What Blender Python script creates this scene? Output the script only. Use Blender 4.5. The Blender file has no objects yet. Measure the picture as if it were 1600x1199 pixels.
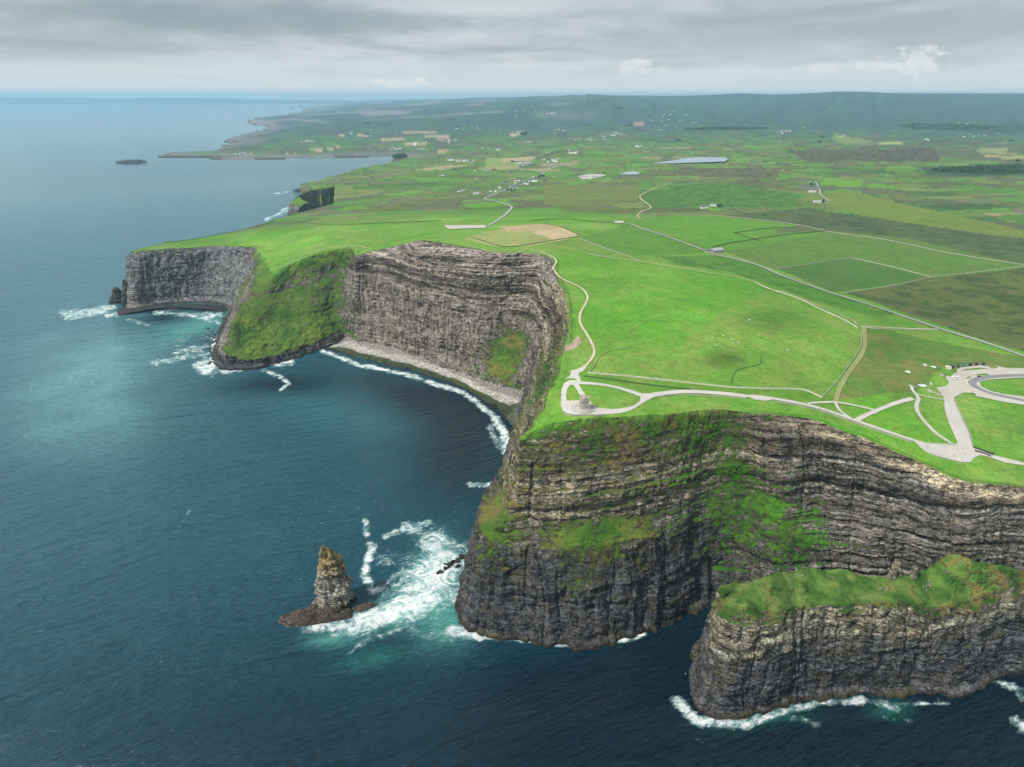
import bpy, bmesh, math, random, time
import numpy as np
from mathutils import Vector, Matrix
from mathutils.geometry import delaunay_2d_cdt
T0 = time.time()
SC = bpy.context.scene
COL = SC.collection
R = math.radians
# ------------------------------------------------------------------ camera
CAMZ = 470.0
PITCH = 22.9
FPX = 1067.0
cam_d = bpy.data.cameras.new("camera")
cam_d.sensor_width = 36.0
cam_d.lens = 36.0 * FPX / 1600.0
cam_d.clip_start = 1.0
cam_d.clip_end = 200000.0
cam = bpy.data.objects.new("camera", cam_d)
COL.objects.link(cam)
cam.location = (0, 0, CAMZ)
cam.rotation_euler = (R(90 - PITCH), 0, 0)
SC.camera = cam
# ------------------------------------------------------------------ light
SUN_ELEV, SUN_AZ = 50.0, 238.0        # azimuth clockwise from +Y
SC.view_settings.view_transform = 'Standard'
SC.view_settings.look = 'None'
SC.view_settings.gamma = 1.0
SC.view_settings.exposure = 0.30
sun_d = bpy.data.lights.new("sun", 'SUN')
sun_d.energy = 3.6
sun_d.angle = R(3)
sun_d.color = (1.0, 0.955, 0.88)
sun = bpy.data.objects.new("sun", sun_d)
COL.objects.link(sun)
sun.rotation_euler = (R(90 - SUN_ELEV), 0, R(180 - SUN_AZ))
sun.location = (0, 0, 3000)
SC.cycles.max_bounces = 5
SC.cycles.diffuse_bounces = 2
SC.cycles.glossy_bounces = 2
SC.cycles.transmission_bounces = 2
SC.cycles.volume_bounces = 1
SC.cycles.use_adaptive_sampling = True
SC.cycles.adaptive_threshold = 0.02
SC.cycles.sample_clamp_indirect = 4.0


class NT:
    """tiny node-tree writer"""
    def __init__(s, tree):
        s.t = tree; s.n = tree.nodes; s.l = tree.links

    def node(s, typ, **kw):
        n = s.n.new(typ)
        for k, v in kw.items():
            if k == 'inp':
                for kk, vv in v.items():
                    s.set(n, kk, vv)
            else:
                setattr(n, k, v)
        return n

    def set(s, n, k, v):
        if hasattr(v, 'is_output') or hasattr(v, 'links'):
            s.l.new(v, n.inputs[k])
        else:
            n.inputs[k].default_value = v

    def math(s, op, a, b=0.0, c=0.0, clamp=False):
        n = s.node('ShaderNodeMath', operation=op, use_clamp=clamp)
        s.set(n, 0, a); s.set(n, 1, b); s.set(n, 2, c)
        return n.outputs[0]

    def vmath(s, op, a, b=None, scale=None):
        n = s.node('ShaderNodeVectorMath', operation=op)
        s.set(n, 0, a)
        if b is not None: s.set(n, 1, b)
        if scale is not None: s.set(n, 3, scale)
        return n.outputs[0]

    def mixc(s, f, a, b, mode='MIX'):
        n = s.node('ShaderNodeMix', data_type='RGBA', blend_type=mode)
        n.clamp_factor = True
        s.set(n, 0, f)
        for i, v in ((6, a), (7, b)):
            if isinstance(v, (tuple, list)):
                v = tuple(v) + (1.0,) if len(v) == 3 else v
            s.set(n, i, v)
        return n.outputs[2]

    def ramp(s, f, lo, hi, a=0.0, b=1.0):
        n = s.node('ShaderNodeMapRange', interpolation_type='SMOOTHSTEP')
        s.set(n, 0, f); s.set(n, 1, lo); s.set(n, 2, hi); s.set(n, 3, a); s.set(n, 4, b)
        return n.outputs[0]

    def noise(s, vec, scale, detail=4, rough=0.55, dist=0.0, out=0, typ='FBM'):
        n = s.node('ShaderNodeTexNoise')
        n.noise_dimensions = '3D'
        s.set(n, 'Vector', vec); s.set(n, 'Scale', scale); s.set(n, 'Detail', detail)
        s.set(n, 'Roughness', rough); s.set(n, 'Distortion', dist)
        return n.outputs[out]

    def scalev(s, v, sc):
        return s.vmath('MULTIPLY', v, sc)


# ------------------------------------------------------------------ world / sky
world = bpy.data.worlds.new("World")
SC.world = world
world.use_nodes = True
w = NT(world.node_tree)
w.n.clear()
sky = w.node('ShaderNodeTexSky')
sky.sky_type = 'NISHITA'
sky.sun_disc = False
sky.sun_elevation = R(SUN_ELEV)
sky.sun_rotation = R(SUN_AZ)
sky.altitude = 200
tc = w.node('ShaderNodeTexCoord')
dirv = tc.outputs['Generated']
sep = w.node('ShaderNodeSeparateXYZ'); w.l.new(dirv, sep.inputs[0])
zc = w.math('MAXIMUM', sep.outputs[2], 0.0)
den = w.math('ADD', zc, 0.055)
cx = w.math('DIVIDE', sep.outputs[0], den)
cy = w.math('DIVIDE', sep.outputs[1], den)
comb = w.node('ShaderNodeCombineXYZ'); w.l.new(cx, comb.inputs[0]); w.l.new(cy, comb.inputs[1])
pl = comb.outputs[0]
n1 = w.noise(w.scalev(pl, (0.42, 0.26, 1)), 1.0, 7, 0.5, 0.5)
n2 = w.noise(w.vmath('ADD', w.scalev(pl, (0.85, 0.85, 1)), (7, 3, 0)), 1.0, 7, 0.62, 0.5)
nn = w.math('ADD', w.math('MULTIPLY', n1, 0.62), w.math('MULTIPLY', n2, 0.38))
dark = w.ramp(nn, 0.30, 0.66)
cl_top = w.mixc(dark, (4.6, 5.5, 6.0), (8.8, 9.6, 9.9))
low = w.ramp(zc, 0.004, 0.06)
cl = w.mixc(low, (8.8, 9.9, 10.4), cl_top)
hi = w.ramp(zc, 0.13, 0.35)
cl = w.mixc(hi, cl, w.mixc(dark, (6.2, 6.9, 7.3), (10.0, 10.7, 11.2)))
# small bright cumulus low over the land (direction space)
def puff(cl, px, py, rx, ry, k=1.0):
    v = (599.5 - py) / FPX; u = (px - 800) / FPX
    c, s_ = math.cos(R(PITCH)), math.sin(R(PITCH))
    d = Vector((u, c + v * s_, -s_ + v * c)).normalized()
    dx = w.math('DIVIDE', w.math('SUBTRACT', sep.outputs[0], d.x), rx / FPX)
    dz = w.math('DIVIDE', w.math('SUBTRACT', sep.outputs[2], d.z), ry / FPX)
    r = w.math('SQRT', w.math('ADD', w.math('MULTIPLY', dx, dx), w.math('MULTIPLY', dz, dz)))
    front = w.math('GREATER_THAN', sep.outputs[1], 0.0)
    nz = w.noise(w.scalev(dirv, (60, 60, 110)), 1.0, 4, 0.6)
    m = w.ramp(w.math('ADD', r, w.math('MULTIPLY', w.math('SUBTRACT', nz, 0.5), 3.2)), 1.05, 0.35)
    m = w.math('MULTIPLY', w.math('MULTIPLY', m, front), k)
    return w.mixc(m, cl, (10.6, 11.2, 11.1))
def smudge(cl, px, py, rx, ry, col, k):
    v = (599.5 - py) / FPX; u = (px - 800) / FPX
    c, s_ = math.cos(R(PITCH)), math.sin(R(PITCH))
    d = Vector((u, c + v * s_, -s_ + v * c)).normalized()
    dx = w.math('DIVIDE', w.math('SUBTRACT', sep.outputs[0], d.x), rx / FPX)
    dz = w.math('DIVIDE', w.math('SUBTRACT', sep.outputs[2], d.z), ry / FPX)
    r = w.math('SQRT', w.math('ADD', w.math('MULTIPLY', dx, dx), w.math('MULTIPLY', dz, dz)))
    nz = w.noise(w.scalev(dirv, (6, 6, 20)), 1.0, 6, 0.6)
    m = w.ramp(w.math('ADD', r, w.math('MULTIPLY', w.math('SUBTRACT', nz, 0.5), 2.6)), 1.3, 0.1)
    m = w.math('MULTIPLY', w.math('MULTIPLY', m, w.math('GREATER_THAN', sep.outputs[1], 0.0)), k)
    return w.mixc(m, cl, col)
for a in ((380, 28, 330, 26, (3.6, 4.7, 5.3), .8), (1420, 45, 330, 26, (4.4, 5.4, 5.9), .65), (1000, 62, 200, 14, (6.0, 6.9, 7.4), .4), (90, 70, 160, 26, (5.0, 6.1, 6.7), .6),
          (760, 12, 120, 12, (9.2, 9.8, 10), .7), (450, 100, 300, 10, (8.8, 9.8, 10.2), .6), (1250, 88, 330, 12, (6.6, 7.7, 8.2), .5), (150, 108, 260, 8, (9, 9.8, 9.8), .6)):
    cl = smudge(cl, *a)
for a in ((1433, 97, 30, 17, .75), (1360, 103, 34, 7, .5), (1285, 107, 24, 7, .45), (990, 103, 26, 12, .7),
          (1035, 108, 20, 6, .45), (620, 129, 60, 7, .8), (820, 99, 40, 7, .3), (465, 134, 30, 5, .4)):
    cl = puff(cl, *a)
skyc = w.mixc(0.9, sky.outputs[0], cl)
bg = w.node('ShaderNodeBackground')
w.l.new(skyc, bg.inputs[0]); bg.inputs[1].default_value = 0.064
wo = w.node('ShaderNodeOutputWorld'); w.l.new(bg.outputs[0], wo.inputs[0])

# ------------------------------------------------------------------ helpers: camera maths, noise
CP, SP = math.cos(R(PITCH)), math.sin(R(PITCH))
def ray(px, py):
    """photo pixel -> (dx/dy, dz/dy)"""
    px = np.asarray(px, float); py = np.asarray(py, float)
    u = (px - 800.0) / FPX; v = (599.5 - py) / FPX
    y = CP + v * SP; z = -SP + v * CP
    return u / y, z / y
def at_z(px, py, z=0.0):
    rx, rz = ray(px, py)
    y = (z - CAMZ) / np.minimum(rz, -1e-4)
    return np.stack([rx * y, y, np.broadcast_to(z, np.shape(y)) * 1.0], -1)
def at_y(px, py, y):
    rx, rz = ray(px, py)
    return np.stack([rx * y, np.broadcast_to(y, np.shape(rx)) * 1.0, CAMZ + rz * y], -1)
def to_px(P):
    x, y, z = P[..., 0], P[..., 1], P[..., 2] - CAMZ
    fy = y * CP - z * SP; uz = y * SP + z * CP
    return 800 + FPX * x / fy, 599.5 - FPX * uz / fy

def _h(ix, iy, iz, seed):
    n = (ix.astype(np.int64) * 374761393 + iy.astype(np.int64) * 668265263 + iz.astype(np.int64) * 2147483647 + seed * 974634777) & 0xffffffff
    n = ((n ^ (n >> 13)) * 1274126177) & 0xffffffff
    n = ((n ^ (n >> 16)) * 2246822519) & 0xffffffff
    n = n ^ (n >> 15)
    return (n & 0xffffff) / float(0xffffff)
def hash1(i, seed=0):
    i = np.asarray(np.floor(i)); z = np.zeros_like(i)
    return _h(i, z, z, seed)
def hash2(i, j, seed=0):
    i = np.asarray(np.floor(i)); j = np.asarray(np.floor(j))
    return _h(i, j, np.zeros_like(i), seed)
def vnoise(x, y, z=None, seed=0):
    x = np.asarray(x, float); y = np.asarray(y, float) + 0 * x
    z = np.zeros_like(x) if z is None else np.asarray(z, float) + 0 * x
    ix, iy, iz = np.floor(x), np.floor(y), np.floor(z)
    fx, fy, fz = x - ix, y - iy, z - iz
    fx = fx * fx * fx * (fx * (fx * 6 - 15) + 10); fy = fy * fy * fy * (fy * (fy * 6 - 15) + 10); fz = fz * fz * fz * (fz * (fz * 6 - 15) + 10)
    r = 0
    for a in (0, 1):
        for b in (0, 1):
            for c in (0, 1):
                wgt = (fx if a else 1 - fx) * (fy if b else 1 - fy) * (fz if c else 1 - fz)
                r = r + wgt * _h(ix + a, iy + b, iz + c, seed)
    return r * 2 - 1
def fbm(x, y, z=None, o=4, seed=0, g=0.5):
    r = 0; a = 1.0; t = 0
    zz = 0 if z is None else z
    for k in range(o):
        r = r + a * vnoise(x * 2**k + 13.7 * k, y * 2**k + 7.3 * k, None if z is None else zz * 2**k + 3.1 * k, seed + k)
        t += a; a *= g
    return r / t
def sstep(a, b, x):
    t = np.clip((x - a) / (b - a), 0, 1)
    return t * t * (3 - 2 * t)
def in_poly(P, x, y):
    P = np.asarray(P); inside = np.zeros(x.shape, bool); n = len(P)
    x0, x1 = P[:, 0].min(), P[:, 0].max(); y0, y1 = P[:, 1].min(), P[:, 1].max()
    m = (x >= x0) & (x <= x1) & (y >= y0) & (y <= y1)
    xs, ys = x[m], y[m]; ins = np.zeros(xs.shape, bool)
    for i in range(n):
        xa, ya = P[i, 0], P[i, 1]; xb, yb = P[(i + 1) % n, 0], P[(i + 1) % n, 1]
        if ya == yb: continue
        c = ((ya > ys) != (yb > ys)) & (xs < (xb - xa) * (ys - ya) / (yb - ya) + xa)
        ins ^= c
    inside[m] = ins
    return inside
def seg_dist(x, y, L, closed=False):
    """distance to polyline (vectorised over points)"""
    L = np.asarray(L); d = np.full(x.shape, 1e18)
    n = len(L) if closed else len(L) - 1
    for i in range(n):
        ax, ay = L[i][:2]; bx, by = L[(i + 1) % len(L)][:2]
        dx, dy = bx - ax, by - ay
        t = np.clip(((x - ax) * dx + (y - ay) * dy) / (dx * dx + dy * dy + 1e-9), 0, 1)
        d = np.minimum(d, (x - ax - t * dx)**2 + (y - ay - t * dy)**2)
    return np.sqrt(d)

# ------------------------------------------------------------------ ground height of the plateau
# (photo px, py, height) or ('y', px, py, distance)
CTL = [(912,640,200),(880,650,199),(840,664,190),(960,600,200),(1000,640,196),(1100,630,192),(1200,640,187),(1270,655,183),
 (1335,680,176),(1400,710,170),(1450,733,163),(1530,752,152),(1600,765,147),(1800,800,138),(1600,700,152),(1510,710,159),
 (1320,640,179),(1420,620,173),(1480,600,163),(1600,600,154),(1600,550,146),(1800,600,146),(1500,520,152),(1350,510,183),(1250,570,190),
 (1100,560,195),(930,540,203),(900,470,206),(1050,480,207),(1200,460,196),(1130,430,198),(1050,400,196),(1300,460,168),
 (1150,400,170),(1700,480,135),(862,403,212),(870,440,208),(815,394,216),(765,388,218),(705,381,220),(655,376,220),
 (620,386,196),(578,394,176),(555,400,168),(520,392,165),(470,405,150),(430,420,130),(392,386,122),(295,388,122),(206,394,121),
 (256,380,118),(330,370,114),(380,358,108),(430,342,92),(430,365,135),(500,365,150),(560,350,150),(640,350,155),(740,350,160),(860,352,180),(950,370,185),
 (480,330,76),(457,316.5,44),(471,303,70),(560,320,95),(600,330,112),(520,301,74),(490,303,72),(700,300,100),(800,290,98),(560,272,45),(600,262,30),(622,250,14),(650,240,12),(635,262,32),
 (700,262,75),(400,242,8),(252,244,5),(320,246,10),(500,240,12),(600,240,14),(560,225,25),
 (352,223,5),(400,213,40),(500,205,60),(700,215,55),(850,230,78),(1000,230,95),(1090,246,100),(1090,254,100),(1140,250,100),(1020,252,100),
 (1300,250,112),(1500,250,112),(1600,270,112),(1700,300,115),(1600,350,118),(1300,330,122),(1600,450,128),(1450,400,134),(1100,340,140),(1000,300,120),
 (385,190,8),(440,183,40),(480,180,90),(700,192,110),(900,190,110),(1100,195,118),(1300,195,125),(1500,195,130),(1700,195,130),
 ('y',500,163,26000),('y',530,155,25000),('y',560,150,24000),('y',600,148,20000),('y',640,150,20000),('y',700,149,17000),('y',760,146.5,16000),('y',850,146.5,16000),
 ('y',950,149.5,16000),('y',1020,155,16500),('y',1060,150,24000),('y',1110,149.5,19000),('y',1150,147.2,18000),('y',1200,148.5,18000),
 ('y',1250,146.5,16000),('y',1300,144.6,15000),('y',1350,144.5,15000),('y',1400,147,15000),('y',1450,148,16000),('y',1540,147.5,16000),('y',1650,148.5,16000),('y',1850,151,20000),
 ('y',560,170,13000),('y',700,168,12000),('y',900,168,12000),('y',1100,172,12500),('y',1300,170,12500),('y',1500,168,13000),('y',1700,168,13000),
 ('y',1400,160,13500),('y',1200,160,14500)]
def qc(x, y):
    return np.stack([x / (y + 60.0) * 1.0, np.log(y + 60.0) * 0.75], -1)
_P = []
for c in CTL:
    if c[0] == 'y': _P.append(at_y(c[1], c[2], c[3]))
    else: _P.append(at_z(c[0], c[1], c[2]))
_P = np.array(_P)
_Q = qc(_P[:, 0], _P[:, 1])
def _phi(r2): return np.sqrt(r2 + 0.03**2)
_D = ((_Q[:, None] - _Q[None])**2).sum(-1)
_A = _phi(_D) + 0.0 * np.eye(len(_Q))
_n = len(_Q)
_M = np.zeros((_n + 3, _n + 3)); _M[:_n, :_n] = _A + np.eye(_n) * -0.002
_M[:_n, _n] = 1; _M[:_n, _n + 1:] = _Q; _M[_n, :_n] = 1; _M[_n + 1:, :_n] = _Q.T
_W = np.linalg.solve(_M, np.concatenate([_P[:, 2], np.zeros(3)]))
def hbase(x, y):
    x = np.asarray(x, float); y = np.asarray(y, float)
    sh = x.shape; q = qc(x.ravel(), y.ravel()); out = np.full(len(q), _W[_n])
    out += q @ _W[_n + 1:]
    if len(q) < 4000:
        out += _phi((q[:, :1] - _Q[None, :, 0])**2 + (q[:, 1:] - _Q[None, :, 1])**2) @ _W[:_n]
    else:
        for i in range(_n):
            out += _W[i] * _phi((q[:, 0] - _Q[i, 0])**2 + (q[:, 1] - _Q[i, 1])**2)
    return out.reshape(sh)
KNOLL = []
for _a in ((1442,590,165,13,6.0),(1470,592,163,12,5.5),(1455,572,164,16,3.5),(1400,600,168,26,3.0),(1340,590,184,30,3.0)):
    _w = at_z(_a[0], _a[1], _a[2]); KNOLL.append((_w[0], _w[1], _a[3], _a[4]))
FARH = []
for _a in ((600,20000,900,2600,60),(690,17500,1000,2500,22),(860,16000,1500,2500,14),(1020,16500,900,2500,-30),(1155,18000,900,2500,32),(1235,16500,600,2500,-22),
           (1335,15000,1300,2000,4),(1440,15500,700,2000,-18),(1560,16000,900,2500,-8),(540,24000,900,2500,-30),(760,11500,900,1200,26),(1000,12500,1300,1200,18),(1350,11500,1600,1200,8)):
    FARH.append((float(ray(_a[0], 150)[0]) * _a[1], _a[1], _a[2], _a[3], _a[4]))
def hgt(x, y):
    h = hbase(x, y)
    near = 1 - sstep(1300, 2600, y)
    h = h + near * (0.9 * fbm(x / 70, y / 70, o=2, seed=5)) * sstep(450, 900, y)
    mid = sstep(1800, 3500, y)
    h = h + mid * (6 * fbm(x / 420, y / 420, o=2, seed=8) * (1 - sstep(6000, 12000, y)))
    for kx, ky, kr, kh in KNOLL:
        d2 = ((x - kx)**2 + (y - ky)**2) / (kr * kr)
        if np.min(d2) < 9: h = h + kh * np.exp(-d2)
    if np.max(y) > 7000:
        for kx, ky, k1, k2, kh in FARH:
            h = h + kh * np.exp(-((x - kx) / k1)**2 - ((y - ky) / k2)**2)
    h = h + sstep(9000, 15000, y) * 14 * fbm(x / 2600, y / 2600, o=3, seed=9)
    return h
def hit(px, py):
    """ray from the camera through photo pixels onto the plateau surface"""
    px = np.atleast_1d(np.asarray(px, float)); py = np.atleast_1d(np.asarray(py, float))
    rx, rz = ray(px, py)
    ys = np.exp(np.linspace(math.log(400), math.log(32000), 260))
    G_ = hgt(rx[:, None] * ys[None], np.repeat(ys[None], len(rx), 0))
    below = (CAMZ + rz[:, None] * ys[None]) < G_
    below[:, 0] = False; below[:, -1] = True
    k = below.argmax(1); lo = ys[k - 1]; hi_ = ys[k]
    for _ in range(18):
        m = (lo + hi_) / 2
        u = CAMZ + rz * m < hgt(rx * m, m)
        hi_ = np.where(u, m, hi_); lo = np.where(u, lo, m)
    y = (lo + hi_) / 2
    return np.stack([rx * y, y, hgt(rx * y, y)], -1)

# ------------------------------------------------------------------ mesh helpers
def mesh_np(name, V, F, mat=None, attrs=None, smooth=True):
    """V (n,3), F (m,4) or list; quads only when array"""
    me = bpy.data.meshes.new(name)
    V = np.ascontiguousarray(V, dtype=np.float32); F = np.ascontiguousarray(F, dtype=np.int32)
    me.vertices.add(len(V)); me.vertices.foreach_set('co', V.ravel())
    k = F.shape[1]
    me.loops.add(F.size); me.loops.foreach_set('vertex_index', F.ravel())
    me.polygons.add(len(F)); me.polygons.foreach_set('loop_start', np.arange(0, F.size, k, dtype=np.int32))
    if smooth: me.polygons.foreach_set('use_smooth', np.ones(len(F), bool))
    me.update(calc_edges=True); me.validate()
    for an, av in (attrs or {}).items():
        av = np.asarray(av, dtype=np.float32)
        if av.ndim == 1:
            a = me.attributes.new(an, 'FLOAT', 'POINT'); a.data.foreach_set('value', av)
        else:
            a = me.attributes.new(an, 'FLOAT_COLOR', 'POINT')
            if av.shape[1] == 3: av = np.concatenate([av, np.ones((len(av), 1), np.float32)], 1)
            a.data.foreach_set('color', av.ravel())
    if mat: me.materials.append(mat)
    ob = bpy.data.objects.new(name, me); COL.objects.link(ob)
    return ob
def grid_faces(nr, nc):
    i = np.arange(nr - 1)[:, None] * nc + np.arange(nc - 1)[None]
    return np.stack([i, i + 1, i + nc + 1, i + nc], -1)
def grid_normals(P):
    du = np.gradient(P, axis=1); dv = np.gradient(P, axis=0)
    N = np.cross(du, dv); return N / (np.linalg.norm(N, axis=-1, keepdims=True) + 1e-9)
def structure(o, label=None):
    o['kind'] = 'structure'
    if label: o['label'] = label
    return o
# ------------------------------------------------------------------ coast control net
# each column: base, ledge outer, ledge inner, upper break, edge.
# point kinds: (px,py) on base = sea level; (px,py,t) = depth lerp base->edge; edge (px,py) = on the plateau; ('w',x,y,z)
# g = grass amount of the five rows
NET = [
 ((1990,1090),(1990,980,.3),(1990,930,.45),(1990,860,.85),(1990,830),(0,.1,.1,0,.6)),
 ((1780,1040),(1780,945,.3),(1780,895,.45),(1780,815,.85),(1780,792),(0,.1,.1,0,.6)),
 ((1600,1005),(1600,925,.35),(1600,885,.5),(1600,780,.88),(1600,764),(0,.1,.2,-.6,-.5)),
 ((1530,995),(1530,915,.35),(1530,880,.5),(1530,784,.86),(1530,756),(0,.3,.3,-.6,.3)),
 ((1490,985),(1490,900,.4),(1490,865,.5),(1485,770,.88),(1488,746),(0,.2,.2,-.4,.5)),
 ((1445,978),(1445,890,.4),(1445,860,.5),(1445,745,.9),(1450,728),(0,.1,.1,-.4,.5)),
 ((1400,975),(1400,880,.4),(1400,850,.5),(1400,722,.9),(1400,706),(0,0,.1,-.4,.5)),
 ((1330,965),(1325,860,.35),(1325,835,.5),(1335,697,.9),(1337,680),(0,.1,.2,-.4,.5)),
 ((1270,958),(1265,845,.35),(1275,800,.6),(1275,672,.93),(1272,656),(0,.85,.5,-.5,.4)),
 ((1210,955),(1205,832,.35),(1215,780,.6),(1210,662,.93),(1212,648),(0,1.0,.8,-.4,.4)),
 ((1160,950),(1155,845,.55),(1165,760,.78),(1160,662,.97),(1160,643),(.1,.85,.95,.75,.8)),
 ((1112,948),(1108,848,.46),(1118,760,.74),(1122,672,.95),(1130,640),(0,.7,.85,.9,1.0)),
 ((1062,966),(1060,842,.33),(1060,790,.58),(1085,695,.84),(1095,641),(0,.25,.3,.85,1)),
 ((1000,986),(1000,840,.27),(998,803,.6),(1010,700,.84),(1020,648),(0,.7,.3,.8,1)),
 ((945,999),(940,852,.27),(935,806,.6),(945,708,.84),(955,652),(0,.9,.3,.75,1)),
 ((890,1001),(885,853,.27),(885,812,.6),(885,710,.84),(905,656),(0,.9,.3,.75,1)),
 ((838,998),(835,857,.27),(843,812,.6),(848,706,.84),(872,660),(0,.1,.1,.7,1)),
 ((788,994),(795,853,.27),(815,797,.6),(824,695,.84),(852,664),(0,.7,.5,.7,1)),
 ((750,988),(765,843,.28),(802,782,.6),(813,683,.84),(840,665),(0,.85,.7,.75,1)),
 (('w',-46,520,0),(748,824,.33),('w',-9,563,104),('w',6.5,568,166),(836,662),(0,.5,.6,.3,.9)),
 (('w',-49,545,0),('w',-31,560,95),('w',-8,573,104),('w',8,577,166),(838,657),(0,.5,.6,.3,.9)),
 (('w',-42,600,0),('w',-27,607,80),('w',-4,610,108),('w',14,604,168),(850,642),(0,.4,.3,.3,.9)),
 (('w',-34,650,0),('w',-22,650,60),('w',0,648,110),('w',22,640,166),(860,615),(0,.2,.3,.3,.9)),
 (('w',-16,713,0),('w',-8,708,45),('w',6,700,110),('w',30,690,165),(872,588),(0,.2,.4,.5,.9)),
 (('w',-4,790,0),('w',4,788,45),('w',20,782,110),('w',42,760,165),(880,560),(0,.2,.6,.6,.9)),
 (('w',3,880,0),('w',10,880,45),('w',26,875,100),('w',50,850,160),(887,525),(0,.1,.4,.5,.8)),
 (('w',13,958,0),('w',22,958,45),('w',34,955,100),('w',62,935,160),(889,490),(0,.1,.3,.1,.4)),
 (('w',22,1015,4),('w',30,1015,45),('w',40,1018,100),('w',60,1020,165),(880,455),(0,0,.3,-.3,.3)),
 (('w',20,1055,5),(832,600,.2),(842,545,.35),(852,460,.75),(867,428),(0,0,.3,-.3,.5)),
 ((803,618),(805,600,.2),(820,540,.48),(845,432,.92),(860,404),(-.2,.6,1.0,-.5,.2)),
 ((768,607),(776,585,.12),(790,532,.5),(808,425,.88),(828,397),(-.2,1.1,1.1,-.6,-.2)),
 ((735,592),(735,573,.2),(742,522,.5),(750,415,.9),(775,395),(-.2,.45,.25,-.6,-.3)),
 ((690,574),(690,555,.25),(692,500,.55),(700,400,.9),(715,385),(-.2,-.2,-.5,-.6,-.4)),
 ((645,559),(645,540,.3),(645,490,.55),(648,393,.92),(662,377),(-.3,-.5,-.6,-.6,-.4)),
 ((610,550),(610,533,.3),(608,480,.55),(612,398,.9),(622,384),(-.3,-.5,-.6,-.6,-.2)),
 ((575,541),(573,525,.25),(572,480,.55),(574,407,.9),(580,393),(-.2,.1,-.4,-.6,0)),
 ((553,533),(552,520,.2),(553,470,.5),(554,414,.85),(556,399),(.1,.7,.6,-.2,.6)),
 ((535,530),(530,512,.1),(522,480,.4),(540,425,.8),(548,388),(-.5,.8,.9,.8,1)),
 ((500,546),(500,531,.05),(490,490,.4),(497,440,.75),(513,392),(-1,.9,.8,.6,1)),
 ((445,563),(440,548,.03),(432,500,.4),(445,452,.75),(470,405),(-1,.9,.75,.5,1)),
 ((385,576),(383,559,.03),(380,520,.25),(402,462,.7),(435,420),(-1,.8,.9,.3,1)),
 ((343,573),(347,545,.03),(362,508,.2),(388,452,.7),(424,413),(-1,.1,.3,.1,1)),
 ((338,548),(344,530,.04),(362,500,.2),(390,440,.8),(414,403),(-1,-.3,0,.1,1)),
 ((352,505),(358,492,.04),(372,470,.3),(398,412,.9),(404,394),(-1,-.3,.6,.1,.9)),
 ((362,482),(366,470,.2),(372,440,.45),(388,396,.9),(392,386),(-1,-.5,-.4,-.5,.5)),
 ((330,474),(330,462,.25),(330,435,.5),(335,395,.9),(337,385),(-1,-.5,-.6,-.6,.2)),
 ((285,474),(285,462,.25),(285,435,.5),(287,398,.9),(287,388),(-1,-.6,-.6,-.6,.2)),
 ((240,478),(240,464,.25),(240,438,.5),(240,400,.9),(240,391),(-1,-.6,-.6,-.6,.2)),
 ((205,484),(205,468,.25),(205,440,.5),(206,402,.9),(207,394),(-1,-.6,-.6,-.6,.3)),
 (('w',-955,1690,0),('w',-952,1690,30),('w',-948,1690,60),('w',-942,1690,100),(212,391),(-1,-.6,-.6,-.6,.5)),
 (('w',-925,1780,0),('w',-920,1780,30),('w',-915,1780,60),('w',-905,1780,100),(256,380),(-1,-.6,-.6,-.6,.5)),
 (('w',-860,1900,0),('w',-855,1900,30),('w',-850,1900,60),('w',-838,1900,95),(330,369),(-1,-.6,-.6,-.6,.5)),
 (('w',-800,2060,0),('w',-795,2060,30),('w',-788,2060,55),('w',-775,2060,85),(385,357),(-1,-.6,-.6,-.6,.5)),
 (('w',-760,2300,0),('w',-755,2300,25),('w',-748,2300,45),('w',-740,2300,70),(432,342),(-1,-.6,-.6,-.6,.5)),
]
def resolve(net):
    out = []
    for c in net:
        b, e = c[0], c[4]
        B = np.array(b[1:], float) if b[0] == 'w' else at_z(b[0], b[1], 0.0)
        E = np.array(e[1:], float) if e[0] == 'w' else hit(e[0], e[1])[0]
        rows = [B]
        for m in c[1:4]:
            if m[0] == 'w': rows.append(np.array(m[1:], float))
            else: rows.append(at_y(m[0], m[1], B[1] + (E[1] - B[1]) * m[2]))
        rows.append(E)
        out.append(rows)
    return np.array(out), np.array([c[5] for c in net], float)
def catmull(P, s):
    """P (n,...) sampled at s in [0,n-1] with a monotone-ish Catmull-Rom"""
    n = len(P); i = np.clip(np.floor(s).astype(int), 0, n - 2); f = s - i
    sh = (len(s),) + (1,) * (P.ndim - 1); f = f.reshape(sh)
    p0 = P[np.maximum(i - 1, 0)]; p1 = P[i]; p2 = P[i + 1]; p3 = P[np.minimum(i + 2, n - 1)]
    m1 = (p2 - p0) * .5; m2 = (p3 - p1) * .5
    L = np.linalg.norm((p2 - p1).reshape(len(s), -1), axis=1).reshape(sh)
    for m in (m1, m2):
        ml = np.linalg.norm(m.reshape(len(s), -1), axis=1).reshape(sh)
        m *= np.minimum(1, L * 1.1 / (ml + 1e-9))
    f2, f3 = f * f, f**3
    return (2*f3 - 3*f2 + 1) * p1 + (f3 - 2*f2 + f) * m1 + (-2*f3 + 3*f2) * p2 + (f3 - f2) * m2

CN, CG = resolve(NET)
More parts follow.
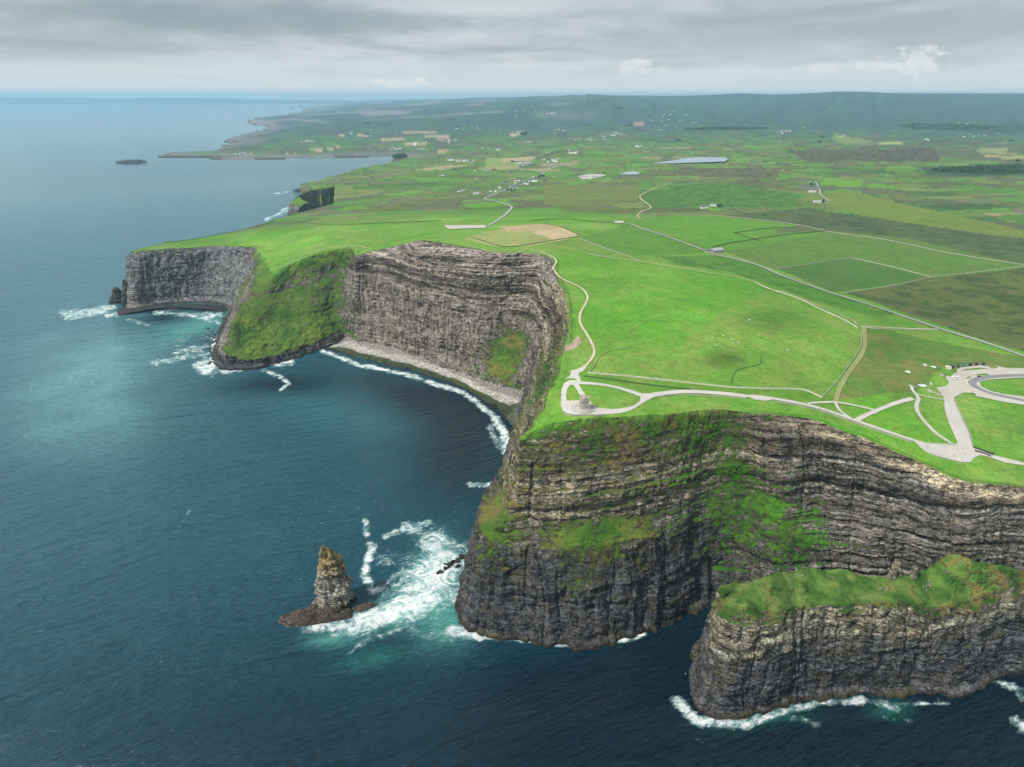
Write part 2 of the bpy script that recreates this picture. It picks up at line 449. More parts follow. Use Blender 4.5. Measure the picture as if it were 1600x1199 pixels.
# ---- dense resampling of the coast parameter, finer near the camera
def dense_param(C, k=0.00165, lo=1.0):
    ss = [0.0]; fine = np.linspace(0, len(C) - 1, (len(C) - 1) * 60 + 1)
    mid = catmull(C, fine)
    ctr = mid.mean(1); L = np.linalg.norm(np.diff(mid, axis=0), axis=2).max(1)
    dist = np.linalg.norm(ctr[1:] - np.array([0, 0, CAMZ]), axis=1)
    cum = np.concatenate([[0], np.cumsum(L / np.maximum(dist * k, lo))])
    return np.interp(np.arange(0, cum[-1]), cum, fine)
S = dense_param(CN)
CD = catmull(CN, S); GD = catmull(CG[:, :, None], S)[..., 0]
# small wiggle of the edge line itself
al = np.concatenate([[0], np.cumsum(np.linalg.norm(np.diff(CD[:, 4, :2], axis=0), axis=1))])
tan = np.gradient(CD[:, 4, :2], axis=0); tan /= np.linalg.norm(tan, axis=1, keepdims=True) + 1e-9
nrm = np.stack([-tan[:, 1], tan[:, 0]], 1)
wig = 4.2 * fbm(al / 24, 0 * al, o=5, seed=31, g=.66) * sstep(0, 60, al)
CD[:, 4, :2] += nrm * wig[:, None]
CD[:, 4, 2] = hgt(CD[:, 4, 0], CD[:, 4, 1])
EDGE = CD[:, 4, :]
BASE = CD[:, 0, :]
# ---- far coast (sea level outline, seen in the photo)
FAR_PX = [(470,303),(492,297),(512,293),(508,290),(535,280),(560,270),(600,258),(622,247),
 (608,244.5),(560,245.5),(480,247.5),(400,249.5),(322,250.5),(330,248),(370,246.5),(300,246),(243,246),(262,240),(300,233),(348,227.5),
 (370,222),(346,223),(362,216),(390,208.5),(424,199.5),(395,195),(380,190.5),(400,184.5),(440,181),(478,175),(470,171),(500,165.5),(512,163.5)]
FARC = at_z([p[0] for p in FAR_PX], [p[1] for p in FAR_PX], 0.0)
_s = np.linspace(0, len(FARC) - 1, (len(FARC) - 1) * 8 + 1)
FARD = np.stack([np.interp(_s, np.arange(len(FARC)), FARC[:, i]) for i in range(3)], 1)
_sc = 0.0035 * FARD[:, 1]
FARD[:, 0] += _sc * fbm(_s * 1.3, 0 * _s, o=3, seed=3); FARD[:, 1] += 1.4 * _sc * fbm(_s * 1.3, 0 * _s + 9, o=3, seed=4)
NOTCH = hit([446,470,495,515,522,521], [338,331.5,325,319.5,316,311])[:, :2]
FN = [
 (('w',-880,2880,0),('w',-880,2882,15),('w',-880,2884,28),('w',-880,2886,34),('w',-880,2890,40),(-.6,-.6,-.6,-.6,0)),
 ((452,334),(452,331,.2),(453,327,.4),(454,322,.8),(455,319),(-.6,-.6,-.6,-.6,.2)),
 ((470,329),(470,324,.3),(470,317,.6),(470,307,.9),(471,304),(-.6,-.6,-.6,-.6,.2)),
 ((492,325),(492,318,.3),(492,311,.6),(492,304,.9),(492,301.5),(-.6,-.6,-.6,-.6,.2)),
 ((508,322),(508,317,.3),(509,311,.6),(511,305,.9),(512,302),(-.5,-.4,-.4,-.4,.4)),
 ((522,317),(521,314,.3),(521,311,.6),(521,308,.9),(521,306),(.5,.6,.6,.6,.9)),
]
def fix_net(net):
    out = []
    for c in net:
        b, e = c[0], c[4]
        B = np.array(b[1:], float) if b[0] == 'w' else at_z(b[0], b[1], 0.0)
        if e[0] == 'w': E = np.array(e[1:], float)
        else: E = at_y(e[0], e[1], B[1] + 12)
        rows = [B]
        for m in c[1:4]:
            rows.append(np.array(m[1:], float) if m[0] == 'w' else at_y(m[0], m[1], B[1] + (E[1] - B[1]) * m[2]))
        rows.append(E); out.append(rows)
    return np.array(out), np.array([c[5] for c in net], float)
fc, fg = fix_net(FN)
SCL = (fc[::-1, 4] + np.array((6.0, 14, 0)))[:, :2]
_nn = nrm.copy()
for _ in range(30): _nn[1:-1] = (_nn[:-2] + _nn[1:-1] + _nn[2:]) / 3
_sg = np.sign(((CD[:, 0, :2] - CD[:, 4, :2]) * _nn).sum())
EDGE_IN = EDGE[:, :2] - _sg * _nn * (2.8 * np.clip(np.hypot(EDGE[:, 0], EDGE[:, 1]) / 620, 1, 3))[:, None]
LAND = np.concatenate([EDGE_IN, NOTCH, SCL, FARD[:, :2], np.array([[-9000, 29000], [-9000, 60000], [60000, 60000], [60000, 30000], [3000, 600], [1200, 400]])])

# ------------------------------------------------------------------ colours of the land (albedo, far haze painted in)
G_BRIGHT = np.array((.094, .262, .021)); G_MID = np.array((.080, .200, .030)); G_OLIVE = np.array((.118, .175, .042))
G_DARK = np.array((.045, .110, .028)); STRAW = np.array((.27, .255, .12)); HEATH = np.array((.082, .105, .045)); BROWN = np.array((.12, .10, .06))
def pxpoly(pts):
    a = np.array(pts, float); P = hit(a[:, 0], a[:, 1]); return P[:, :2]
FIELDS = [
 ([(866,400),(905,398),(960,400),(1170,440),(1200,455),(1110,497),(1060,545),(940,558),(928,558),(930,540),(905,500),(916,465),(880,435)], (.082,.275,.018), .55, 0),
 ([(1110,497),(1200,455),(1345,512),(1335,556),(1283,621),(1140,604),(928,582),(940,558),(1060,545)], (.145,.285,.040), .6, 0),
 ([(917,586),(1140,607),(1262,614),(1330,632),(1320,650),(1240,628),(1030,612),(1000,613)], (.105,.235,.028), .7, 0),
 ([(1060,415),(1140,428),(1200,450),(1110,497),(1060,545),(1000,545),(1040,480)], (.10,.285,.024), .4, 0),
 ([(880,545),(893,536),(903,524),(909,535),(897,545),(885,549)], (.36,.31,.20), 1, 0),
 ([(1530,640),(1600,632),(1700,650),(1700,690),(1600,680),(1545,668)], (.07,.20,.018), .45, 1),
 # photo outlines of fields, colour, blend
 ([(722,374),(760,362),(800,354),(862,350),(905,368),(868,378),(830,385),(775,386)], (.24,.30,.09), 1, 0),
 ([(820,358),(862,350),(905,368),(872,378),(840,366)], (.42,.36,.19), 1, 0),
 ([(780,354),(862,350),(876,357),(800,364)], (.33,.31,.14), 1, 0),
 ([(1000,345),(1050,336),(1110,337),(1250,352),(1180,365),(1115,388),(1060,370),(990,352)], (.085,.24,.022), 1, 0),
 ([(1115,388),(1180,365),(1290,362),(1210,388),(1160,402)], (.09,.225,.026), 1, 0),
 ([(1130,393),(1300,362),(1430,375),(1600,415),(1455,433),(1330,403),(1210,422)], (.085,.185,.03), 1, 0),
 ([(1212,420),(1330,403),(1455,434),(1300,457)], (.062,.15,.026), 1, 0),
 ([(1320,458),(1455,434),(1600,418),(1900,440),(1900,680),(1600,550),(1420,492)], (.085,.125,.032), 1, 1),
 ([(1030,402),(1130,398),(1300,460),(1400,490),(1380,497),(1270,470),(1140,425),(1060,415)], (.060,.185,.02), .8, 1),
 ([(980,350),(1130,393),(1030,402),(960,395),(905,372)], (.085,.215,.026), 1, 0),
 ([(1350,508),(1600,556),(1900,640),(1900,700),(1600,575),(1480,570),(1430,612),(1300,625),(1345,560)], (.085,.19,.028), 1, 2),
 ([(1210,300),(1330,300),(1600,360),(1600,372),(1400,350)], (.12,.20,.03), .9, 0),
 ([(1290,280),(1350,283),(1345,292),(1280,289)], (.10,.27,.02), 1, 0),
 ([(850,290),(1000,290),(1000,308),(930,325),(850,320)], (.12,.165,.04), .8, 0),
 ([(758,267),(760,247),(835,245),(838,249),(800,262)], (.17,.26,.06), 1, 0),
 ([(785,247),(838,245),(825,254),(785,254)], (.38,.36,.17), 1, 0),
 ([(645,266),(700,258),(735,258),(690,266)], (.33,.34,.13), 1, 0),
 ([(735,262),(805,260),(812,264),(770,267)], (.33,.33,.15), 1, 0),
 ([(830,258),(905,252),(900,258),(850,260)], (.30,.27,.15), 1, 0),
 ([(788,212),(812,206),(822,208),(806,213)], (.42,.36,.2), 1, 0),
 ([(660,215),(668,211),(705,212),(700,217)], (.36,.31,.18), 1, 0),
 ([(632,226),(645,221),(668,224),(660,228)], (.38,.34,.18), 1, 0),
 ([(676,238),(690,233),(702,235),(694,239)], (.36,.32,.17), 1, 0),
 ([(940,192),(1010,190),(1005,194),(960,195)], (.34,.28,.17), 1, 0), ([(610,205),(680,206),(690,209),(640,208)], (.36,.31,.17), 1, 0),
 ([(511,215),(540,210),(535,213),(512,214)], (.42,.38,.2), 1, 0), ([(550,213),(570,209),(567,212),(552,213)], (.42,.36,.2), 1, 0),
 ([(597,217),(632,217),(630,219),(597,219)], (.38,.36,.2), 1, 0), ([(461,239),(503,236),(500,239),(462,240)], (.40,.38,.2), 1, 0),
 ([(512,231),(530,230),(526,233),(510,234)], (.42,.36,.2), 1, 0), ([(480,234),(506,231),(503,234),(480,236)], (.3,.34,.15), 1, 0),
 ([(1370,223),(1410,221),(1408,226),(1372,226)], (.24,.30,.09), 1, 0), ([(1530,232),(1575,232),(1572,242),(1525,238)], (.20,.25,.09), .9, 0),
 ([(1535,242),(1600,244),(1600,250),(1540,246)], (.26,.28,.1), .9, 0), ([(1305,208),(1370,222),(1320,226),(1300,218)], (.15,.24,.06), .8, 0),
 ([(1230,235),(1460,232),(1470,252),(1260,252)], (.075,.075,.045), .9, 1), ([(1060,262),(1220,262),(1210,280),(1060,275)], (.10,.095,.05), .8, 1),
 ([(1000,300),(1120,285),(1260,305),(1230,325),(1010,325)], (.06,.17,.025), .8, 1),
 ([(1440,262),(1600,255),(1600,275),(1450,275)], (.03,.075,.03), .9, 1), ([(1400,195),(1600,195),(1600,205),(1430,203)], (.035,.07,.03), .8, 1),
 ([(1260,325),(1600,375),(1900,400),(1600,415),(1430,375),(1250,352),(1130,337)], (.065,.11,.035), .9, 1),
]
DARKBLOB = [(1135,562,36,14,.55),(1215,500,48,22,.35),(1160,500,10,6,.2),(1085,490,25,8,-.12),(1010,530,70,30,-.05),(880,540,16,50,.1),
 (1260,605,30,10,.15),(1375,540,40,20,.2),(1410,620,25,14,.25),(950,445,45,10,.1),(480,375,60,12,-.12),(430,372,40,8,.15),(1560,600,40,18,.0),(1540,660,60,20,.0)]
print('fields', len(FIELDS))
FIELDS_W = [(pxpoly(p), np.array(c) * (.78 if c[0] > .29 and p[0][1] < 280 else 1.0), k, f) for p, c, k, f in FIELDS]
def land_color(x, y):
    """albedo of the grassland at world x, y"""
    sh = x.shape; x = x.ravel(); y = y.ravel()
    d = np.sqrt(x * x + y * y)
    # field pattern: warped brick lattice, several sizes
    def lattice(sx, sy, ang, warp, seed):
        ca, sa = math.cos(ang), math.sin(ang)
        u = x * ca + y * sa; v = -x * sa + y * ca
        u = u + warp * fbm(x / 900, y / 900, o=2, seed=seed); v = v + warp * fbm(x / 900 + 5, y / 900, o=2, seed=seed + 7)
        r = np.floor(v / sy); wv = sx * (0.6 + hash1(r, seed + 1))
        uu = u + hash1(r, seed + 2) * 1000; c = np.floor(uu / wv)
        e = np.minimum(np.minimum(v / sy - r, r + 1 - v / sy) * sy, np.minimum(uu / wv - c, c + 1 - uu / wv) * wv)
        return hash2(r, c, seed + 3), hash2(r, c, seed + 4), e
    h1, h2, e1 = lattice(190, 110, 0.35, 130, 11)
    h3, h4, e2 = lattice(420, 230, -0.15, 260, 23)
    n1 = fbm(x / 600, y / 600, o=4, seed=40); n2 = fbm(x / 60, y / 60, o=4, seed=41, g=.6); n3 = fbm(x / 2500, y / 2500, o=3, seed=42)
    far = sstep(1500, 3000, d)
    hh = np.where(far > .5, h3 * .55 + h1 * .45, h3)
    pal = np.array([G_DARK, G_MID * .85, G_MID, G_OLIVE, G_MID * 1.1, HEATH * 1.2, G_OLIVE * .85, G_BRIGHT * .85, HEATH])
    idx = np.clip((hh * .999 * len(pal)).astype(int), 0, len(pal) - 1)
    c = pal[idx] * (0.82 + 0.36 * h2)[:, None]
    straw = (h4 > .955) & (h1 > .55) & (d > 2600) & (d < 8500)
    c = np.where(straw[:, None], STRAW * (.55 + .5 * h1)[:, None], c)
    moor = sstep(0.0, .35, n1 + .5 * sstep(2500, 9000, x + .2 * y) - .25 + .4 * n3) * sstep(1200, 2600, d)
    mc = HEATH * (1 + .5 * n2)[:, None]
    c = c * (1 - .8 * moor[:, None]) + mc * .8 * moor[:, None]
    ew = 1.6 + d * .0006
    hedge = (1 - sstep(ew * .6, ew * 1.6, np.minimum(e2, np.where(h3 > .35, e1, 99)))) * sstep(1500, 2200, d) * (0.55)
    c = c * (1 - hedge[:, None]) + np.array((.035, .07, .025)) * hedge[:, None]
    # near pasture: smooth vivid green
    haze_tint = sstep(4500, 10500, d)[:, None] * .85
    c = c * (1 - haze_tint) + haze_tint * (np.array((.015, .040, .064)) * (1 + .5 * n2)[:, None] + .18 * c)  # far land darkened and blued: cloud shade and haze painted into the colour
    near = 1 - sstep(1750, 2200, d - 250 * n1)
    g = G_BRIGHT * (1 + .22 * n2 + .16 * n1)[:, None] * (1 + .18 * fbm(x / 170, y / 90, o=2, seed=50))[:, None]
    yl = np.clip(.5 + 1.6 * fbm(x / 120 + 4, y / 120, o=4, seed=51, g=.6), 0, 1)[:, None]
    g = g * (1 - yl) + g * np.array((1.45, 1.03, 1.9)) * yl
    c = c * (1 - near[:, None]) + g * near[:, None]
    for P, fc, k, f in FIELDS_W:
        jx = x + 0.0015 * d * n2; jy = y + .004 * d * n2
        m = in_poly(P, jx, jy)
        if not m.any(): continue
        col = fc[None] * (1 + .14 * n2[m])[:, None]
        if f == 1:
            t = sstep(.02, .22, fbm(x[m] / 34, y[m] / 22, o=4, seed=60, g=.6))[:, None] * .85
            col = col * (1 - t) + fc * np.array((.42, .62, .6)) * t
        if f == 2:
            t = sstep(-.1, .5, fbm(x[m] / 40, y[m] / 40, o=4, seed=61, g=.6))[:, None]
            col = col * (1 - .75 * t) + np.array((.17, .19, .05)) * .75 * t
        c[m] = c[m] * (1 - k) + col * k
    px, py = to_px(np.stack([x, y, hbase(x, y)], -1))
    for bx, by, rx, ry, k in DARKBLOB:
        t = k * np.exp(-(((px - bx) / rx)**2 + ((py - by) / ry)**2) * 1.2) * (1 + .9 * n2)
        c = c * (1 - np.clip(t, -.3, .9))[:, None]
    # thin wandering tracks / drains read as slightly darker lines
    # limestone pavement along the low far shore
    if (y > 5000).any():
        m = y > 5000
        ds = seg_dist(x[m], y[m], FARD[60:])
        t = (1 - sstep(60, 420, ds + 200 * n2[m])) * .8
        c[m] = c[m] * (1 - t)[:, None] + np.array((.16, .17, .16)) * t[:, None]
        t2 = sstep(.1, .4, fbm(x[m] / 900, y[m] / 500, o=4, seed=70)) * sstep(9000, 13000, y[m]) * (1 - sstep(0, 2500, x[m])) * .7
        c[m] = c[m] * (1 - t2)[:, None] + np.array((.22, .22, .22)) * t2[:, None]
    return np.clip(c, .004, .8).reshape(sh + (3,))

# ------------------------------------------------------------------ materials
def new_mat(name):
    m = bpy.data.materials.new(name); m.use_nodes = True
    t = NT(m.node_tree); t.n.clear()
    out = t.node('ShaderNodeOutputMaterial')
    b = t.node('ShaderNodeBsdfPrincipled'); t.l.new(b.outputs[0], out.inputs[0])
    return m, t, b
def simple(name, col, rough=.8, noise=0.0, scale=1.0, metal=0.0, bump=0.0):
    m, t, b = new_mat(name)
    b.inputs['Roughness'].default_value = rough; b.inputs['Metallic'].default_value = metal
    g = t.node('ShaderNodeTexCoord').outputs['Object']
    n = t.noise(g, scale, 5, .6)
    n_lo = t.noise(g, scale * .11, 4, .6)
    f = t.math('ADD', 1.0 - 2.2 * noise, t.math('MULTIPLY', t.math('ADD', n, n_lo), 2.2 * noise))
    c = t.node('ShaderNodeVectorMath', operation='SCALE'); c.inputs[0].default_value = col; t.l.new(f, c.inputs[3])
    t.l.new(c.outputs[0], b.inputs['Base Color'])
    if bump:
        bn = t.node('ShaderNodeBump'); bn.inputs['Strength'].default_value = bump; bn.inputs['Distance'].default_value = .2
        t.l.new(n, bn.inputs['Height']); t.l.new(bn.outputs[0], b.inputs['Normal'])
    return m
def make_rock_nodes(t):
    """returns colour, height of layered rock in world space; driven by attribute RockCol"""
    pos = t.node('ShaderNodeNewGeometry').outputs['Position']
    warp = t.noise(t.scalev(pos, (.012, .012, .02)), 1.0, 3, .5)
    sp = t.node('ShaderNodeSeparateXYZ'); t.l.new(pos, sp.inputs[0])
    zz = t.math('ADD', sp.outputs[2], t.math('MULTIPLY', warp, 12.0))
    # dip of the beds
    zz = t.math('ADD', zz, t.math('MULTIPLY', sp.outputs[0], -0.035))
    cb = t.node('ShaderNodeCombineXYZ')
    t.l.new(t.math('MULTIPLY', sp.outputs[0], .02), cb.inputs[0]); t.l.new(t.math('MULTIPLY', sp.outputs[1], .02), cb.inputs[1])
    t.l.new(t.math('MULTIPLY', zz, .42), cb.inputs[2])
    beds = t.noise(cb.outputs[0], 1.0, 5, .62)
    cb2 = t.node('ShaderNodeCombineXYZ')
    t.l.new(t.math('MULTIPLY', sp.outputs[0], .01), cb2.inputs[0]); t.l.new(t.math('MULTIPLY', sp.outputs[1], .01), cb2.inputs[1])
    t.l.new(t.math('MULTIPLY', zz, .075), cb2.inputs[2])
    big = t.noise(cb2.outputs[0], 1.0, 3, .5)
    streak = t.noise(t.scalev(pos, (.28, .28, .035)), 1.0, 5, .6)
    blot = t.noise(t.scalev(pos, (.045, .045, .06)), 1.0, 5, .6)
    fine = t.noise(pos, .7, 5, .65)
    bd = t.node('ShaderNodeAttribute', attribute_name='bed').outputs['Fac']
    vst = t.noise(t.scalev(pos, (.11, .11, .012)), 1.0, 5, .65, .4)
    vert = t.math('ADD', t.math('MULTIPLY', vst, .6), t.math('MULTIPLY', streak, .4))
    mx = t.node('ShaderNodeMix', data_type='FLOAT'); t.set(mx, 0, bd); t.set(mx, 2, vert); t.set(mx, 3, beds)
    f = t.math('ADD', t.math('MULTIPLY', mx.outputs[0], .46), t.math('MULTIPLY', big, .16))
    f = t.math('ADD', f, t.math('MULTIPLY', streak, .12))
    f = t.math('ADD', f, t.math('MULTIPLY', fine, .26))
    cbv = t.node('ShaderNodeCombineXYZ')
    wv = t.noise(pos, .10, 3, .6, out=1)
    pw = t.vmath('ADD', pos, t.vmath('SCALE', wv, scale=5.0))
    def vor(sc, feat):
        n = t.node('ShaderNodeTexVoronoi', feature=feat); t.l.new(t.scalev(pw, sc), n.inputs['Vector']); n.inputs['Scale'].default_value = 1.0; return n
    v1 = vor((.12, .12, .30), 'F1'); e1 = vor((.12, .12, .30), 'DISTANCE_TO_EDGE'); v2 = vor((.34, .34, .62), 'F1'); e2 = vor((.34, .34, .62), 'DISTANCE_TO_EDGE')
    s1 = t.node('ShaderNodeSeparateColor'); t.l.new(v1.outputs['Color'], s1.inputs[0]); s2 = t.node('ShaderNodeSeparateColor'); t.l.new(v2.outputs['Color'], s2.inputs[0])
    f = t.math('ADD', f, t.math('MULTIPLY', t.math('SUBTRACT', s1.outputs[0], .5), .07)); f = t.math('ADD', f, t.math('MULTIPLY', t.math('SUBTRACT', s2.outputs[0], .5), .075))
    crk = t.math('MULTIPLY', t.ramp(e1.outputs['Distance'], 0, .07, .45, 1.0), t.ramp(e2.outputs['Distance'], 0, .10, .70, 1.0))
    rc = t.node('ShaderNodeAttribute', attribute_name='RockCol').outputs['Color']
    k = t.ramp(f, .40, .60)
    lum = t.math('MULTIPLY', crk, t.math('ADD', .30, t.math('MULTIPLY', k, 3.35)))
    c = t.node('ShaderNodeVectorMath', operation='SCALE'); t.l.new(rc, c.inputs[0]); t.l.new(lum, c.inputs[3])
    col = c.outputs[0]
    col = t.mixc(t.math('MULTIPLY', s1.outputs[1], .5), col, t.mixc(1.0, col, (1.14, .98, .84), 'MULTIPLY'))
    # ochre staining and pale droppings
    col = t.mixc(t.math('MULTIPLY', t.math('MULTIPLY', t.ramp(blot, .50, .66), t.ramp(fine, .42, .58)), .55), col, (.20, .16, .065))
    col = t.mixc(t.math('MULTIPLY', t.ramp(t.noise(t.scalev(pos, (.5, .5, .25)), 1.0, 4, .7), .64, .72), .6), col, (.42, .40, .36))
    height = t.math('ADD', t.math('MULTIPLY', beds, 1.6), t.math('ADD', t.math('MULTIPLY', streak, .8), t.math('ADD', t.math('MULTIPLY', fine, 1.1), t.math('ADD', t.math('MULTIPLY', crk, .9), t.math('ADD', t.math('MULTIPLY', s1.outputs[2], .5), t.math('MULTIPLY', s2.outputs[2], .45))))))
    return col, height, pos, sp, fine, blot
def land_material(name, has_rock=True):
    m, t, b = new_mat(name)
    col, height, pos, sp, fine, blot = make_rock_nodes(t)
    gc = t.node('ShaderNodeAttribute', attribute_name='Col').outputs['Color']
    g1 = t.noise(pos, .075, 8, .74); g2 = t.noise(pos, .45, 4, .6)
    gk = t.math('ADD', t.math('MULTIPLY', g1, .75), t.math('MULTIPLY', g2, .5))
    gk = t.math('ADD', .12, t.math('MULTIPLY', gk, 1.42))
    gs = t.node('ShaderNodeVectorMath', operation='SCALE'); t.l.new(gc, gs.inputs[0]); t.l.new(gk, gs.inputs[3])
    gcol = gs.outputs[0]
    g3 = t.noise(pos, .028, 6, .7); g4 = t.noise(t.scalev(pos, (1, 1, 1)), .16, 5, .75)
    gcol = t.mixc(t.ramp(g3, .42, .62, 0, .9), gcol, t.mixc(1.0, gcol, (1.40, 1.02, 1.45), 'MULTIPLY'))
    gcol = t.mixc(t.ramp(g4, .48, .68, 0, .85), gcol, t.mixc(1.0, gcol, (.52, .66, .6), 'MULTIPLY'))
    gr = t.node('ShaderNodeAttribute', attribute_name='grass').outputs['Fac']
    dr = t.node('ShaderNodeAttribute', attribute_name='dry').outputs['Fac']
    dn = t.ramp(t.math('ADD', dr, t.math('SUBTRACT', t.noise(pos, .09, 5, .6), .5)), .35, .75)
    gcol = t.mixc(dn, gcol, t.mixc(g2, (.16, .15, .035), (.24, .165, .06)))
    nz = t.noise(pos, .13, 9, .78, .4)
    nz2 = t.noise(pos, .8, 5, .7)
    msk = t.math('ADD', gr, t.math('MULTIPLY', t.math('SUBTRACT', nz, .5), 2.0))
    msk = t.math('ADD', msk, t.math('MULTIPLY', t.math('SUBTRACT', nz2, .5), .9))
    msk = t.ramp(msk, .44, .62)
    final = t.mixc(msk, col, gcol)
    # wet weed line just above the sea
    wet = t.math('MULTIPLY', t.ramp(t.math('ADD', sp.outputs[2], t.math('MULTIPLY', fine, 5.0)), 8.0, 4.5), .85)
    final = t.mixc(t.math('MULTIPLY', wet, t.math('SUBTRACT', 1.0, msk)), final, t.mixc(t.ramp(blot, .4, .62), (.035, .022, .018), (.07, .062, .02)))
    t.l.new(final, b.inputs['Base Color'])
    b.inputs['Roughness'].default_value = .92
    b.inputs['Specular IOR Level'].default_value = .2
    bn = t.node('ShaderNodeBump'); bn.inputs['Distance'].default_value = 2.6; bn.inputs['Strength'].default_value = .9
    hh = t.mixc(msk, height, t.math('ADD', t.math('MULTIPLY', gk, .7), t.math('MULTIPLY', t.math('MULTIPLY', nz, t.ramp(gr, 1.15, .9)), 1.6)))
    t.l.new(hh, bn.inputs['Height']); t.l.new(bn.outputs[0], b.inputs['Normal'])
    return m
M_LAND = land_material('grassland_and_rock')

# ------------------------------------------------------------------ land sheet
u = np.arange(-0.74, 1.0, .0018)
tt = np.arange(.700, .0106, -.0017)
tt = np.concatenate([tt, np.arange(.0106, .0060, -.0006)])
yy = 320.0 / tt
Y, U = np.meshgrid(yy, u, indexing='ij'); X = U * Y
ins = np.zeros(X.shape, bool)
_xa, _ya = LAND[:, 0], LAND[:, 1]; _xb, _yb = np.roll(_xa, -1), np.roll(_ya, -1)
for r, yv in enumerate(yy):
    cm = (_ya > yv) != (_yb > yv)
    xc = np.sort((_xb[cm] - _xa[cm]) * (yv - _ya[cm]) / (_yb[cm] - _ya[cm]) + _xa[cm])
    ins[r] = np.searchsorted(xc, X[r]) % 2 == 1
keep = ins.copy()
for _ in range(1):
    k2 = keep.copy()
    k2[1:] |= keep[:-1]; k2[:-1] |= keep[1:]; k2[:, 1:] |= keep[:, :-1]; k2[:, :-1] |= keep[:, 1:]
    keep = k2
H = np.zeros(X.shape); H[keep] = hgt(X[keep], Y[keep])
print('land h', time.time() - T0)
nearc = Y < 2250
oz = np.where(nearc, np.maximum(H - 6, -5), -4.0)
H2 = np.where(ins, H, oz)
# far low shore: taper land towards the sea just inside the outline
m = ins & (Y > 5000) & (U < .1)
dsh = np.full(X.shape, 1e9)
ds_ = seg_dist(X[m], Y[m], FARD[50:]); dsh[m] = ds_
H2 = np.where(m, np.minimum(H2, 4 + dsh * .06), H2)
F = grid_faces(*X.shape)
ok = (keep.ravel()[F].all(-1)) & (ins.ravel()[F].any(-1))
F = F[ok][:, ::-1]
used = np.unique(F); remap = -np.ones(X.size, int); remap[used] = np.arange(len(used))
V = np.stack([X, Y, H2], -1).reshape(-1, 3)[used]
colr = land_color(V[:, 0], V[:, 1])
ed = 1.0
rockc = np.tile(np.array((.075, .072, .07)), (len(V), 1))
gr = np.full(len(V), 1.6)
low_cliff = (V[:, 2] < 45) & ~(ins.ravel()[used])
gr[low_cliff] = .2
dist_shore = np.where(m, dsh, 1e9).ravel()[used]
gr = np.where(dist_shore < 70, .35, gr)
dry = np.zeros(len(V))
print('land', len(V), time.time() - T0)
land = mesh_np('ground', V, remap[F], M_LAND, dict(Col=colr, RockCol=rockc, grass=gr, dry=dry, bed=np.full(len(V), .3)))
structure(land, 'green farmland plateau running inland to the far hills')
LANDV = (X, Y, H2)

